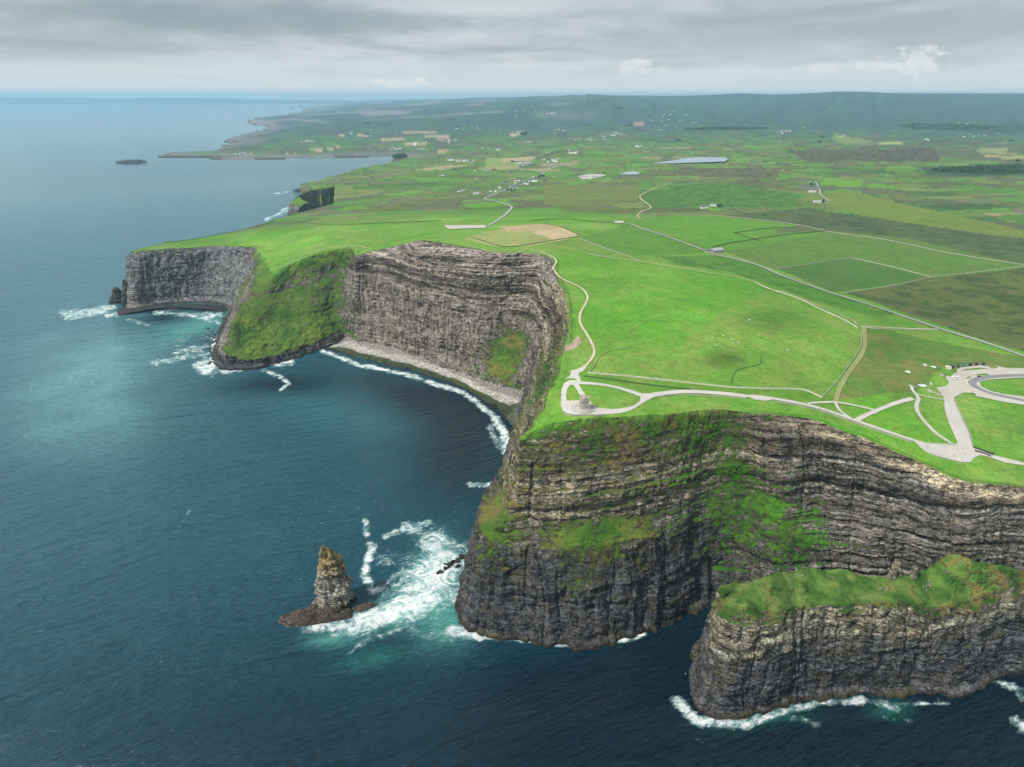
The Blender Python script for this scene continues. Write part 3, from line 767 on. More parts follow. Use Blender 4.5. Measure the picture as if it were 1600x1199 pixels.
# ------------------------------------------------------------------ cliffs
def build_cliff(name, CDn, GDn, rowsn, label, tint, seed=0, amp=1.0, inland=6.0, mids=None, topfix=True, dip=-0.035, nin=4):
    """CDn (ns,K,3) control rows, -> displaced sheet"""
    ns, K, _ = CDn.shape
    # vertical parameter proportional to mean row length
    seg = np.linalg.norm(np.diff(CDn, axis=1), axis=2).mean(0)
    cum = np.concatenate([[0], np.cumsum(seg)])
    tv = np.interp(np.linspace(0, cum[-1], rowsn), cum, np.arange(K))
    i = np.clip(np.floor(tv).astype(int), 0, K - 2); f = tv - i
    P = CDn[:, i] * (1 - f)[None, :, None] + CDn[:, i + 1] * f[None, :, None]
    G = GDn[:, i] * (1 - f)[None] + GDn[:, i + 1] * f[None]
    P = P.transpose(1, 0, 2).copy(); G = G.T.copy()          # rows, cols
    N = grid_normals(P)
    # smooth normals a little
    for _ in range(12):
        N[1:-1] = (N[:-2] + N[1:-1] * 2 + N[2:]) / 4
        N[:, 1:-1] = (N[:, :-2] + N[:, 1:-1] * 2 + N[:, 2:]) / 4
    N /= np.linalg.norm(N, axis=-1, keepdims=True)
    if N[..., 2].mean() < 0: N = -N
    Nh = N.copy(); Nh[..., 2] *= .3; Nh /= np.linalg.norm(Nh, axis=-1, keepdims=True)
    steep = sstep(.72, .45, N[..., 2])
    x, y, z = P[..., 0], P[..., 1], P[..., 2]
    s = np.concatenate([[0], np.cumsum(np.linalg.norm(np.diff(P.mean(0)[:, :2], axis=0), axis=1))])[None] + 0 * z
    zz = zstrat(P) + 1.2 * fbm(s / 30, z / 60, o=3, seed=seed + 2)
    def steps(th, sd, sharp=.22):
        q = zz / th; k = np.floor(q); fr = q - k
        a = hash1(k, sd) ; b = hash1(k + 1, sd)
        w_ = sstep(1 - sharp, 1.0, fr)
        return a * (1 - w_) + b * w_ - .5
    mod = .6 + .6 * fbm(s / 45, zz / 30, o=2, seed=seed + 3)
    bd = bedf(P)
    D = (.35 + .95 * bd) * (4.2 * steps(8.5, seed + 10) * mod + 2.6 * steps(3.3, seed + 11, .3) * (.7 + .5 * fbm(s / 18, zz / 12, o=2, seed=seed + 4)))
    D += 1.1 * steps(1.5, seed + 12, .4)
    # buttresses, gullies, joints
    D += 8.0 * fbm(s / 75, z / 230, o=3, seed=seed + 20) + (4.6 - 2.2 * bd) * (1 - 2 * np.abs(fbm(s / 22, z / 90, o=3, seed=seed + 21)))
    blk = np.floor(s / 9.0 + 1.2 * fbm(s / 40, z / 14, o=2, seed=seed + 22)); lay = np.floor(zz / 8.5)
    D += (3.0 - 1.0 * bd) * (hash2(blk, lay, seed + 23) - .5)
    blk2 = np.floor(s / 3.7 + .8 * fbm(s / 15, z / 8, o=2, seed=seed + 24)); lay2 = np.floor(zz / 3.3)
    D += 1.3 * (hash2(blk2, lay2, seed + 25) - .5)
    jn = np.abs(fbm(s / 14, z / 160, o=2, seed=seed + 26)); D -= 3.0 * (1 - sstep(0, .07, jn))
    D += 1.0 * fbm(s / 4, z / 4, o=3, seed=seed + 27)
    soft = 3.4 * fbm(x / 16, y / 16, z / 14, o=4, seed=seed + 28, g=.62)
    soft = soft * np.where((x < -280) & (y < 1560), 1.25, 1.0)
    gl = sstep(.45, .9, G)
    D = (D * (1 - .75 * gl) * (.25 + .75 * steep) + soft * (gl * .8 + (1 - steep) * .4)) * amp
    edist = np.linalg.norm(P - P[-1:], axis=-1)
    env = sstep(0, 16, edist) if topfix else 1.0
    D = D * env
    foot = sstep(5.5, 3.0, z + 2.2 * fbm(s / 25, 0 * s, o=2, seed=seed + 30)) * 3.5
    P2 = P + Nh * D[..., None]
    P2 += Nh * np.array([1, 1, 0]) * (foot * (1 if topfix else 1))[..., None]
    P2[0, :, 2] = np.minimum(P2[0, :, 2], -3)
    # skirt under water, strip onto the plateau
    low = P2[0].copy(); low[:, 2] = -6
    rows = [low[None], P2]
    Gs = [G[:1], G]
    if inland:
        E = P2[-1]; tg = np.gradient(P[-1][:, :2], axis=0); tg /= np.linalg.norm(tg, axis=1, keepdims=True) + 1e-9
        nn_ = np.stack([tg[:, 1], -tg[:, 0]], 1)
        mid = P[-12][:, :2] - E[:, :2]
        if (nn_ * mid).sum() > 0: nn_ = -nn_
        # smooth inward direction so that the strip does not fold
        for _ in range(30):
            nn_[1:-1] = (nn_[:-2] + nn_[1:-1] + nn_[2:]) / 3
        wdt = inland * np.clip(np.linalg.norm(E - np.array([0, 0, CAMZ]), axis=1) / 620, 1, 3.0)
        for q, dz in ((.35, .2), (.7, .12), (1.0, .05), (1.1, -.35)):
            xy = E[:, :2] + nn_ * (wdt * q)[:, None]
            rows.append(np.concatenate([xy, (hgt(xy[:, 0], xy[:, 1]) + dz)[:, None]], 1)[None])
            Gs.append(np.maximum(G[-1:], .3 + q))
    Q = np.concatenate(rows, 0); GG = np.concatenate(Gs, 0)
    N2 = grid_normals(Q)
    if N2[..., 2].mean() < 0: N2 = -N2
    grass = .5 * sstep(.45, .85, N2[..., 2]) + GG * .80 - .15 + .15 * fbm(Q[..., 0] / 25, Q[..., 1] / 25, Q[..., 2] / 12, o=3, seed=seed + 40)
    col, rc, dry_ = tint(Q, GG, N2)
    Fc = grid_faces(Q.shape[0], Q.shape[1]).reshape(-1, 4)
    # orientation: outward
    a, b_, c_ = Q.reshape(-1, 3)[Fc[:, 0]], Q.reshape(-1, 3)[Fc[:, 1]], Q.reshape(-1, 3)[Fc[:, 3]]
    if np.cross(b_ - a, c_ - a)[:, 2].sum() < 0: Fc = Fc[:, ::-1]
    o = mesh_np(name, Q.reshape(-1, 3), Fc, M_LAND, dict(Col=col.reshape(-1, 3), RockCol=rc.reshape(-1, 3), grass=grass.ravel(), dry=dry_.ravel(), bed=bedf(Q).ravel()))
    return structure(o, label), Q
def bedf(Q):
    x, y, z = Q[..., 0], Q[..., 1], Q[..., 2]
    n = 12 * fbm(x / 50, y / 50, z / 40, o=2, seed=87)
    b = .25 + .75 * sstep(88, 104, z + n)
    b = np.maximum(b, sstep(200, 260, x) * (y < 700))
    b = np.where(y > 1030, .12 + .85 * sstep(118, 135, z + n + .06 * (x + 150)), b)
    b = np.where(y > 1560, .1 + 0 * z, b)
    return np.where((y < 520) & (z < 95) & (x > 120), .3, b)
def zstrat(Q):
    x, y, z = Q[..., 0], Q[..., 1], Q[..., 2]
    return z - .035 * x + 5 * fbm(x / 260, y / 260, o=2, seed=88) + 1.0 * fbm(x / 45, y / 45, o=2, seed=89)
def lerp3(a, b, t): return np.array(a) * (1 - t[..., None]) + np.array(b) * t[..., None]
def tint_main(Q, G, N):
    x, y, z = Q[..., 0], Q[..., 1], Q[..., 2]
    top = land_color(x, y)
    slope_g = lerp3((.042, .125, .014), (.105, .185, .026), np.clip(.5 + fbm(x / 40, y / 40, z / 30, o=3, seed=80), 0, 1))
    hz = hgt(x, y)
    wt = sstep(9, 0, np.abs(z - hz) + 7 * fbm(x / 20, y / 20, o=3, seed=83))
    col = top * wt[..., None] + slope_g * (1 - wt[..., None])
    # rock: near head dark below ~95 m and paler olive above; bay purple-grey; far wall blue-grey
    rk = lerp3((.050, .052, .056), (.155, .143, .105), sstep(70, 125, z + 10 * fbm(x / 30, y / 30, z / 20, o=2, seed=81)))
    right = sstep(200, 300, x) * (y < 700)
    rk = rk * (1 - right[..., None]) + np.array((.112, .108, .098)) * right[..., None]
    tan = right * sstep(-16, -5, z - hz) * .9
    rk = rk * (1 - tan[..., None]) + np.array((.30, .26, .185)) * tan[..., None]
    bay = sstep(1000, 1060, y)
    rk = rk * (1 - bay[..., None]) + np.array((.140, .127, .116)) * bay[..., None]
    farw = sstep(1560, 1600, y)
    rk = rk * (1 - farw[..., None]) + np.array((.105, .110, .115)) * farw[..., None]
    spur = sstep(-385, -400, x) * (y < 1560) * sstep(32, 22, z)
    rk = rk * (1 - spur[..., None]) + np.array((.05, .052, .06)) * spur[..., None]
    s_ = zstrat(Q)
    bw = bedf(Q)
    rk = rk * (1 + bw * (.55 * vnoise(s_ / 7.5, 0 * s_, seed=84) + .35 * vnoise(s_ / 2.6, 0 * s_, seed=85)))[..., None]
    bb = bay * (1 - farw) * (x > -300)
    sb_ = z - 218 + 46 + .06 * (x + 290) - .035 * (x + 290) + 3 * fbm(x / 60, y / 60, o=2, seed=86)
    pal = bb * (np.exp(-((sb_ - 4) / 2.4)**2) + .8 * np.exp(-((sb_ + 18) / 2.0)**2) + .5 * np.exp(-((sb_ - 22) / 1.6)**2))
    rk = rk * (1 - .8 * np.clip(pal, 0, 1))[..., None] + np.array((.27, .24, .20)) * .8 * np.clip(pal, 0, 1)[..., None]
    rk = np.clip(rk, .01, .5)
    dry = .44 + .36 * fbm(x / 35, y / 35, z / 25, o=3, seed=82) - .42 * wt - .4 * sstep(1.2, 1.35, G)
    dry = dry - .6 * sstep(140, 190, x) * sstep(330, 290, x) * (y < 700)
    dry = dry - .42 * (x < -280)
    col = np.where(((x > 150) & (x < 330) & (y < 700) & (z < 185))[..., None], col * np.array((.75, 1.15, .7)), col)
    return col, rk, dry
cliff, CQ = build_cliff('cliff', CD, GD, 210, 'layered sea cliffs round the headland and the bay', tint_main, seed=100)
print('cliff', CQ.shape, time.time() - T0)

# ------------------------------------------------------------------ near promontory (joined to the mainland on the right)
PN = [
 (('w',262,505,-4),('w',262,500,30),('w',262,497,60),('w',260,492,80)),
]
def prow(base, a, top, ridge, back, g=(0,0,.1,1,1,.3)):
    return (base, a, top, ridge, back, g)
PROM = [  # base px, mid(px,py,y-offset), front edge px, ridge px, (y offsets of edge and ridge)
 ('tip',),
]
def prom_col(bx, by, ex, ey, rx_, ry_, eoff, roff, backz=0.0, backoff=30, g=1.0):
    B = at_z(bx, by, 0.0); E = at_y(ex, ey, B[1] + eoff); Rg = at_z(rx_, ry_, E[2] + roff)
    M1 = B * .45 + E * .55 + np.array((0, -3.0, -8)); M2 = B * .15 + E * .85 + np.array((0, -1.5, -2))
    K1 = Rg + np.array((0, backoff * .35, -18)); K2 = Rg + np.array((0, backoff, -Rg[2]))
    return [B, M1, M2, E, Rg, K1, K2]
pc = []
# wrap round the tip
tb = at_z(1100, 1098, 0.0); te = at_y(1128, 945, tb[1] + 24)
back0 = np.array((te[0] + 8, te[1] + 22, 0.0))
pc.append([np.array((te[0] + 30, te[1] + 46, 0.)), np.array((te[0] + 28, te[1] + 38, 40.)), np.array((te[0] + 27, te[1] + 34, 68.)), np.array((te[0] + 22, te[1] + 27, te[2] - 1)), np.array((te[0] + 27, te[1] + 28, te[2])), np.array((te[0] + 28, te[1] + 32, 60.)), np.array((te[0] + 32, te[1] + 48, 0.))])
pc.append([np.array((te[0] + 2, te[1] + 26, 0.)), np.array((te[0] + 3, te[1] + 22, 40.)), np.array((te[0] + 4, te[1] + 19, 70.)), np.array((te[0] + 4, te[1] + 14, te[2])), np.array((te[0] + 22, te[1] + 24, te[2] + .5)), np.array((te[0] + 28, te[1] + 34, 60.)), np.array((te[0] + 32, te[1] + 48, 0.))])
pc.append(prom_col(1101, 1086, 1128, 940, 1150, 921, 24, 1))
pc.append(prom_col(1110, 1106, 1136, 947, 1162, 914, 22, 2))
pc.append(prom_col(1140, 1112, 1165, 950, 1187, 905, 18, 4))
pc.append(prom_col(1184, 1102, 1215, 953, 1227, 893, 15, 6))
pc.append(prom_col(1242, 1088, 1260, 947, 1262, 888, 14, 7))
pc.append(prom_col(1310, 1085, 1318, 944, 1315, 891, 13, 6))
pc.append(prom_col(1370, 1084, 1375, 940, 1370, 900, 12, 3))
pc.append(prom_col(1420, 1083, 1420, 941, 1415, 900, 12, 3))
pc.append(prom_col(1455, 1081, 1452, 950, 1450, 891, 14, 8))
pc.append(prom_col(1500, 1078, 1492, 945, 1488, 867, 16, 22))
pc.append(prom_col(1550, 1062, 1545, 928, 1535, 880, 16, 16))
pc.append(prom_col(1620, 1048, 1612, 915, 1605, 893, 16, 12))
pc.append(prom_col(1760, 1040, 1750, 930, 1750, 900, 16, 12))
pc.append(prom_col(1950, 1060, 1940, 960, 1940, 930, 16, 12))
PC = np.array(pc)
PG = np.tile(np.array([-.3, -.1, .05, .95, 1.15, .7, .2]), (len(PC), 1))
PG[:2, 3:] = (.7, .7, .3, 0)
PG[-5:-2, 1] = .1; PG[-3:, 1] = .6; PG[-3:, 2] = .5
Sp = dense_param(PC, .0016, .8)
PCD = catmull(PC, Sp); PGD = catmull(PG[:, :, None], Sp)[..., 0]
def tint_prom(Q, G, N):
    x, y, z = Q[..., 0], Q[..., 1], Q[..., 2]
    n = fbm(x / 14, y / 14, z / 14, o=3, seed=90)
    col = lerp3((.038, .105, .014), (.10, .19, .035), np.clip(.5 + 1.9 * n, 0, 1))
    rk = lerp3((.052, .055, .060), (.155, .15, .112), sstep(38, 76, z + 20 * n)) * (1 + .35 * vnoise(zstrat(Q) / 5, 0 * z, seed=84))[..., None]
    dry = .20 + .55 * n + .30 * sstep(.95, .6, N[..., 2])
    return col, rk, dry
prom, PQ = build_cliff('promontory', PCD, PGD, 260, 'grass-topped rock promontory in the right foreground', tint_prom, seed=300, amp=.95, inland=0, topfix=False)
# lumpy turf
print('prom', PQ.shape, time.time() - T0)
# ------------------------------------------------------------------ sea
def sea_material():
    m, t, b = new_mat('sea_water')
    pos = t.node('ShaderNodeNewGeometry').outputs['Position']
    tint = t.node('ShaderNodeAttribute', attribute_name='Col').outputs['Color']
    fo = t.node('ShaderNodeAttribute', attribute_name='foam').outputs['Fac']
    cam_ = t.node('ShaderNodeVectorMath', operation='LENGTH'); t.l.new(pos, cam_.inputs[0])
    # wind streaks
    rot = t.node('ShaderNodeVectorRotate', rotation_type='Z_AXIS'); t.l.new(pos, rot.inputs[0]); rot.inputs['Angle'].default_value = R(-28)
    rv = rot.outputs[0]
    n_big = t.noise(t.scalev(rv, (.004, .012, 1)), 1.0, 4, .6)
    swell = t.noise(t.scalev(rv, (.022, .085, 1)), 1.0, 3, .55, .3)
    chop = t.noise(t.scalev(rv, (.11, .30, 1)), 1.0, 4, .65, .2)
    fine = t.noise(rv, .9, 3, .6)
    k = t.math('ADD', .42, t.math('MULTIPLY', t.math('ADD', t.math('MULTIPLY', t.ramp(chop, .3, .7), .6), t.math('MULTIPLY', n_big, .6)), .95))
    c = t.node('ShaderNodeVectorMath', operation='SCALE'); t.l.new(tint, c.inputs[0]); t.l.new(k, c.inputs[3])
    f1 = t.noise(pos, .045, 9, .74, 1.6)
    f2 = t.noise(t.scalev(rv, (.5, 1, 1)), .34, 5, .8, 1.0)
    ff = t.math('ADD', t.math('MULTIPLY', f1, .6), t.math('MULTIPLY', f2, .4))
    fr = t.math('ADD', fo, t.math('MULTIPLY', t.math('SUBTRACT', ff, .5), 5.4))
    foam = t.ramp(fr, .42, 1.15)
    foam = t.math('MULTIPLY', foam, t.ramp(fo, .05, .2))
    milk = t.math('MULTIPLY', t.ramp(t.math('ADD', fo, t.math('MULTIPLY', t.math('SUBTRACT', f1, .5), 2.4)), .15, 1.0), t.ramp(fo, .03, .3))
    body = t.mixc(t.math('MULTIPLY', milk, .6), c.outputs[0], (.30, .58, .56))
    col = t.mixc(foam, body, (.80, .84, .84))
    t.l.new(col, b.inputs['Base Color'])
    rg = t.math('ADD', .10, t.math('MULTIPLY', foam, .6))
    t.l.new(rg, b.inputs['Roughness'])
    b.inputs['IOR'].default_value = 1.33
    sw2 = t.noise(t.scalev(rv, (.009, .045, 1)), 1.0, 3, .5, .5)
    hh = t.math('ADD', t.math('MULTIPLY', swell, 8.5), t.math('ADD', t.math('MULTIPLY', chop, 4.6), t.math('ADD', t.math('MULTIPLY', fine, .6), t.math('MULTIPLY', sw2, 15.0))))
    calm = t.ramp(cam_.outputs['Value'], 700, 5000, 1.0, .02)
    hh = t.math('ADD', hh, t.math('MULTIPLY', foam, .5))
    bn = t.node('ShaderNodeBump'); bn.inputs['Distance'].default_value = 1.0; bn.inputs['Strength'].default_value = .9
    t.l.new(t.math('MULTIPLY', calm, t.ramp(n_big, .35, .65, .55, 1.0)), bn.inputs['Strength'])
    t.l.new(hh, bn.inputs['Height']); t.l.new(bn.outputs[0], b.inputs['Normal'])
    return m
M_SEA = sea_material()
pyr = np.concatenate([np.arange(1420, 1080, -5.0), np.arange(1080, 240, -2.4), np.arange(240, 165, -1.2), np.arange(165, 158.6, -.5)])
pxr = np.concatenate([np.arange(-420, 0, 12.0), np.arange(0, 1150, 2.6), np.arange(1150, 1700, 3.2), np.arange(1700, 2300, 20.0)])
PX, PY = np.meshgrid(pxr, pyr)
SP_ = at_z(PX, PY, 0.0)
PX = np.concatenate([PX[:1], PX]); PY = np.concatenate([PY[:1] + 300, PY])
SP_ = np.concatenate([np.stack([np.linspace(-3500, 3500, SP_.shape[1]), np.full(SP_.shape[1], -900.0), np.zeros(SP_.shape[1])], -1)[None], SP_])
x, y = SP_[..., 0], SP_[..., 1]
nj = fbm(x / 22, y / 22, o=4, seed=120, g=.6); nk = fbm(x / 90, y / 90, o=3, seed=121)
wx, wy = PX + 9 * nk + 5 * nj, PY + 5 * nk + 3 * nj
FOAM = [  # px0,py0,px1,py1,radius,strength
 (478,978,560,978,8,.75),(560,976,640,942,14,.95),(640,938,690,885,26,1.0),(690,885,678,845,16,.75),(678,845,640,825,8,.6),(660,930,700,870,20,.75),(655,890,620,905,9,.45),
 (600,838,672,816,3.5,.6),(568,812,575,836,3.5,.7),(580,852,568,895,4.5,.85),(568,895,582,924,5,.75),(582,925,640,915,5,.55),(600,875,640,870,10,.35),
 (640,963,652,968,6,.6),(690,935,735,905,12,.65),(655,905,735,868,12,.75),(680,880,735,872,8,.7),(705,985,745,990,7,1.0),(700,1000,650,985,9,.3),
 (545,1022,578,996,2,.5),(560,1010,640,975,3,.45),(520,995,560,990,3,.6),
 (783,800,796,740,6.5,.95),(796,740,797,690,6,.92),(797,690,768,648,4.5,.9),(768,648,722,613,3.4,.9),(722,613,640,586,2.8,.9),(640,586,560,570,2.6,.9),(560,570,505,549,2.6,.9),
 (735,757,765,757,4,.65),(785,700,765,668,4,.6),(750,815,740,835,3,.6),
 (345,579,460,568,3.5,.85),(415,580,440,590,3,.6),(440,590,452,600,2.4,.85),(452,600,438,609,2,.8),(240,569,325,552,3.5,.6),(280,552,335,540,5,.55),(320,575,345,560,9,.9),(340,560,335,530,5,.9),
 (240,487,345,492,3,.75),(300,492,345,505,3,.6),(100,492,172,478,5,.7),(165,492,200,486,3,.8),(200,500,232,508,2,.5),(250,540,330,520,8,.22),
 (1054,1092,1082,1122,6,.95),(1082,1124,1170,1130,6,1.0),(1170,1127,1235,1106,5,.95),(1235,1106,1345,1092,4.5,.85),(1345,1092,1400,1105,5,.6),(1400,1100,1480,1100,3,.75),(1230,1120,1280,1135,5,.5),
 (1080,1150,1120,1165,3,.3),(1540,1062,1600,1080,4,.5),(1585,1075,1600,1090,5,.6),(1590,1130,1605,1140,7,.6),(1380,1120,1420,1125,3,.3),
 (742,993,850,1001,2.6,.9),(850,1004,920,1010,2.6,.75),(920,1008,1005,990,4,1.0),(1000,985,1040,972,2,.6),(1040,968,1062,962,2,.6),
 (415,344,450,330,1.8,.7),(428,303,452,300,.9,.7),(455,322,440,330,1.2,.8),(470,302,500,296,.9,.7),(512,290,560,272,.8,.6),(312,251,620,247,.6,.5),(180,255,230,254,.6,.7),
 (297,797,275,832,2,.3),(160,505,120,520,2,.15),(730,520,700,535,1,.0)]
foam = np.zeros(PX.shape)
for a in FOAM:
    x0, y0, x1, y1, r, k = a
    m = (PX > min(x0, x1) - r * 5 - 20) & (PX < max(x0, x1) + r * 5 + 20) & (PY > min(y0, y1) - r * 4 - 12) & (PY < max(y0, y1) + r * 4 + 12)
    if not m.any(): continue
    amp = 1.0 if r > 2 else .25
    qx, qy = PX[m] + (wx[m] - PX[m]) * amp, PY[m] + (wy[m] - PY[m]) * amp
    dx, dy = x1 - x0, y1 - y0
    tq = np.clip(((qx - x0) * dx + (qy - y0) * dy) / (dx * dx + dy * dy + 1e-9), 0, 1)
    d = np.hypot(qx - x0 - tq * dx, (qy - y0 - tq * dy) * 1.15) / r
    foam[m] = np.maximum(foam[m], min(.98, k * 1.0) * sstep(2.6, .35, d))
# thin wash along the near coast
cb = np.concatenate([BASE[:, :2]])
nearm = (y < 2400) & (PX > -50)
dc = seg_dist(x[nearm], y[nearm], cb[::6])
foam[nearm] = np.maximum(foam[nearm], .35 * sstep(8, 2, dc) * (x[nearm] < 60) * (.6 + .8 * nk[nearm]))
# water colour: deep teal, milky plume, aerated turquoise; cliff and sky reflections painted in
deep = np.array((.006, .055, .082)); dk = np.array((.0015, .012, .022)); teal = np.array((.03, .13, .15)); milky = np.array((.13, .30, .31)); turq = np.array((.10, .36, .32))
c = np.tile(deep, PX.shape + (1,))
def blend(c, col, k): return c * (1 - k[..., None]) + np.array(col) * k[..., None]
def blob(bx, by, rx, ry, ang=0.0):
    ca, sa = math.cos(R(ang)), math.sin(R(ang)); dx, dy = wx - bx, wy - by
    return np.exp(-(((dx * ca + dy * sa) / rx)**2 + ((-dx * sa + dy * ca) / ry)**2))
c = blend(c, (.040, .135, .165), .85 * sstep(1150, 300, PY) * sstep(850, 300, PX + 120 * nk))  # paler left and far water: bright sky reflection painted in
c = blend(c, (.04, .15, .18), .5 * blob(540, 650, 120, 30, 12))
c = blend(c, milky, (.75 + .5 * nk) * np.clip(.85 * blob(150, 585, 125, 90, -20) + .5 * blob(245, 535, 90, 20, -28) + .35 * blob(110, 660, 120, 50, 0), 0, .9))
c = blend(c, turq, .75 * blob(300, 510, 55, 11, -14))
c = blend(c, dk, .85 * np.clip(blob(250, 496, 30, 7, -5) + blob(440, 600, 95, 16, -5) + sstep(1000, 1100, PY + .12 * (PX - 700)) * sstep(500, 1050, PX) , 0, 1))  # dark reflections of far cliff, spur and lower right cliffs painted in
c = blend(c, dk, .88 * np.clip(blob(720, 700, 90, 90, 30) + .9 * blob(660, 620, 120, 28, 14) + blob(1060, 1000, 120, 45, 0) + blob(1090, 990, 60, 60, 0), 0, 1))  # dark bay and headland cliff reflections painted into the water
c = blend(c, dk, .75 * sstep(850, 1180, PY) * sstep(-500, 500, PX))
c = blend(c, dk, .9 * sstep(960, 1060, PY + .1 * (PX - 1000)) * sstep(650, 850, PX))  # lower right water painted darker for the cliffs it mirrors
tq_ = np.clip(.9 * blob(690, 965, 42, 42, 20) + .9 * blob(620, 950, 60, 24, -28) + .9 * blob(680, 885, 30, 40, 20) + .7 * blob(520, 1000, 40, 12, -5), 0, 1)
c = blend(c, turq, .8 * tq_)
c = blend(c, (.02, .14, .12), .6 * np.clip(blob(1390, 1108, 30, 14, 0) + blob(1190, 1122, 70, 12, -6) + blob(590, 1030, 60, 14, -10), 0, 1))
F = grid_faces(*PX.shape).reshape(-1, 4)
Vs = SP_.reshape(-1, 3)
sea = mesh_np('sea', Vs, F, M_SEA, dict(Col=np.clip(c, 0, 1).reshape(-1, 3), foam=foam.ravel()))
if sea.data.polygons[0].normal.z < 0:
    sea.data.flip_normals()
structure(sea, 'teal Atlantic water with white surf at the rocks')
print('sea', len(Vs), time.time() - T0)

# ------------------------------------------------------------------ far shore across the water
M_FAR = simple('far_hill_turf', (.035, .05, .045), .95, .3, .0004)
xs = np.linspace(-62000, -9000, 260); hs = 130 + 260 * np.clip(.45 + fbm(xs / 9000, 0 * xs, o=4, seed=140), 0, 1) + 110 * np.exp(-((xs + 41000) / 7000)**2)
hs *= sstep(-9500, -24000, xs) * .75 + .25
prof = [(0, -2), (500, 40), (1800, .55), (3500, .9), (5000, 1.0), (8000, .9), (12000, .4)]
rowsP = []
for i, (dy, hz) in enumerate(prof):
    z = np.full(xs.shape, hz * 1.0) if i < 2 else hs * hz
    rowsP.append(np.stack([xs, 46000 + dy + 600 * fbm(xs / 4000, 0 * xs + i, o=2, seed=141), z], -1))
far = mesh_np('distant_hills', np.array(rowsP).reshape(-1, 3), grid_faces(len(prof), len(xs)).reshape(-1, 4), M_FAR)
structure(far, 'low blue hills on the far shore across the bay')
# ------------------------------------------------------------------ generic helpers for things
def tag(o, label=None, cat=None, group=None, kind=None):
    if label: o['label'] = label
    if cat: o['category'] = cat
    if group: o['group'] = group
    if kind: o['kind'] = kind
    return o
def empty(name, loc, rz=0.0):
    o = bpy.data.objects.new(name, None); COL.objects.link(o); o.location = loc; o.rotation_euler = (0, 0, rz); o.empty_display_size = .5
    return o
class MB:
    """collects shapes into one mesh"""
    def __init__(s): s.v = []; s.f = []; s.m = []
    def add(s, vs, fs, mi=0):
        k = len(s.v); s.v += [tuple(v) for v in vs]; s.f += [tuple(i + k for i in f) for f in fs]; s.m += [mi] * len(fs)
    def box(s, x0, x1, y0, y1, z0, z1, mi=0, taper=0.0):
        t = taper
        s.add([(x0, y0, z0), (x1, y0, z0), (x1, y1, z0), (x0, y1, z0), (x0 + t, y0 + t, z1), (x1 - t, y0 + t, z1), (x1 - t, y1 - t, z1), (x0 + t, y1 - t, z1)],
              [(3, 2, 1, 0), (4, 5, 6, 7), (0, 1, 5, 4), (1, 2, 6, 5), (2, 3, 7, 6), (3, 0, 4, 7)], mi)
    def prism(s, pts, y0, y1, mi=0):
        """xz outline extruded along y"""
        n = len(pts)
        s.add([(p[0], y0, p[1]) for p in pts] + [(p[0], y1, p[1]) for p in pts],
              [tuple(range(n)), tuple(range(2 * n - 1, n - 1, -1))] + [((i + 1) % n, i, n + i, n + (i + 1) % n) for i in range(n)], mi)
    def cyl(s, cx_, cy_, z0, z1, r0, r1, n=16, mi=0, axis='z'):
        vs = []
        for z, r in ((z0, r0), (z1, r1)):
            for i in range(n):
                a = 2 * math.pi * i / n; p = (cx_ + r * math.cos(a), cy_ + r * math.sin(a), z)
                if axis == 'y': p = (cx_ + r * math.cos(a), z, cy_ + r * math.sin(a))
                if axis == 'x': p = (z, cx_ + r * math.cos(a), cy_ + r * math.sin(a))
                vs.append(p)
        s.add(vs, [tuple(range(n - 1, -1, -1)), tuple(range(n, 2 * n))] + [(i, (i + 1) % n, n + (i + 1) % n, n + i) for i in range(n)], mi)
    def mesh(s, name, mats, smooth=False):
        me = bpy.data.meshes.new(name); me.from_pydata(s.v, [], s.f)
        for m in (mats if isinstance(mats, (list, tuple)) else [mats]): me.materials.append(m)
        me.polygons.foreach_set('material_index', s.m)
        if smooth: me.polygons.foreach_set('use_smooth', [True] * len(me.polygons))
        bm = bmesh.new(); bm.from_mesh(me); bmesh.ops.recalc_face_normals(bm, faces=bm.faces); bm.to_mesh(me); bm.free()
        me.update(); return me
    def build(s, name, mats, parent=None, smooth=False):
        o = bpy.data.objects.new(name, s.mesh(name, mats, smooth)); COL.objects.link(o)
        if parent: o.parent = parent
        return o
def copy_tree(o, parent=None):
    c = o.copy(); COL.objects.link(c)
    if parent is not None: c.parent = parent; c.matrix_parent_inverse = o.matrix_parent_inverse
    for ch in list(o.children): copy_tree(ch, c)
    return c
def gp(px, py):
    return Vector(hit(px, py)[0].tolist())

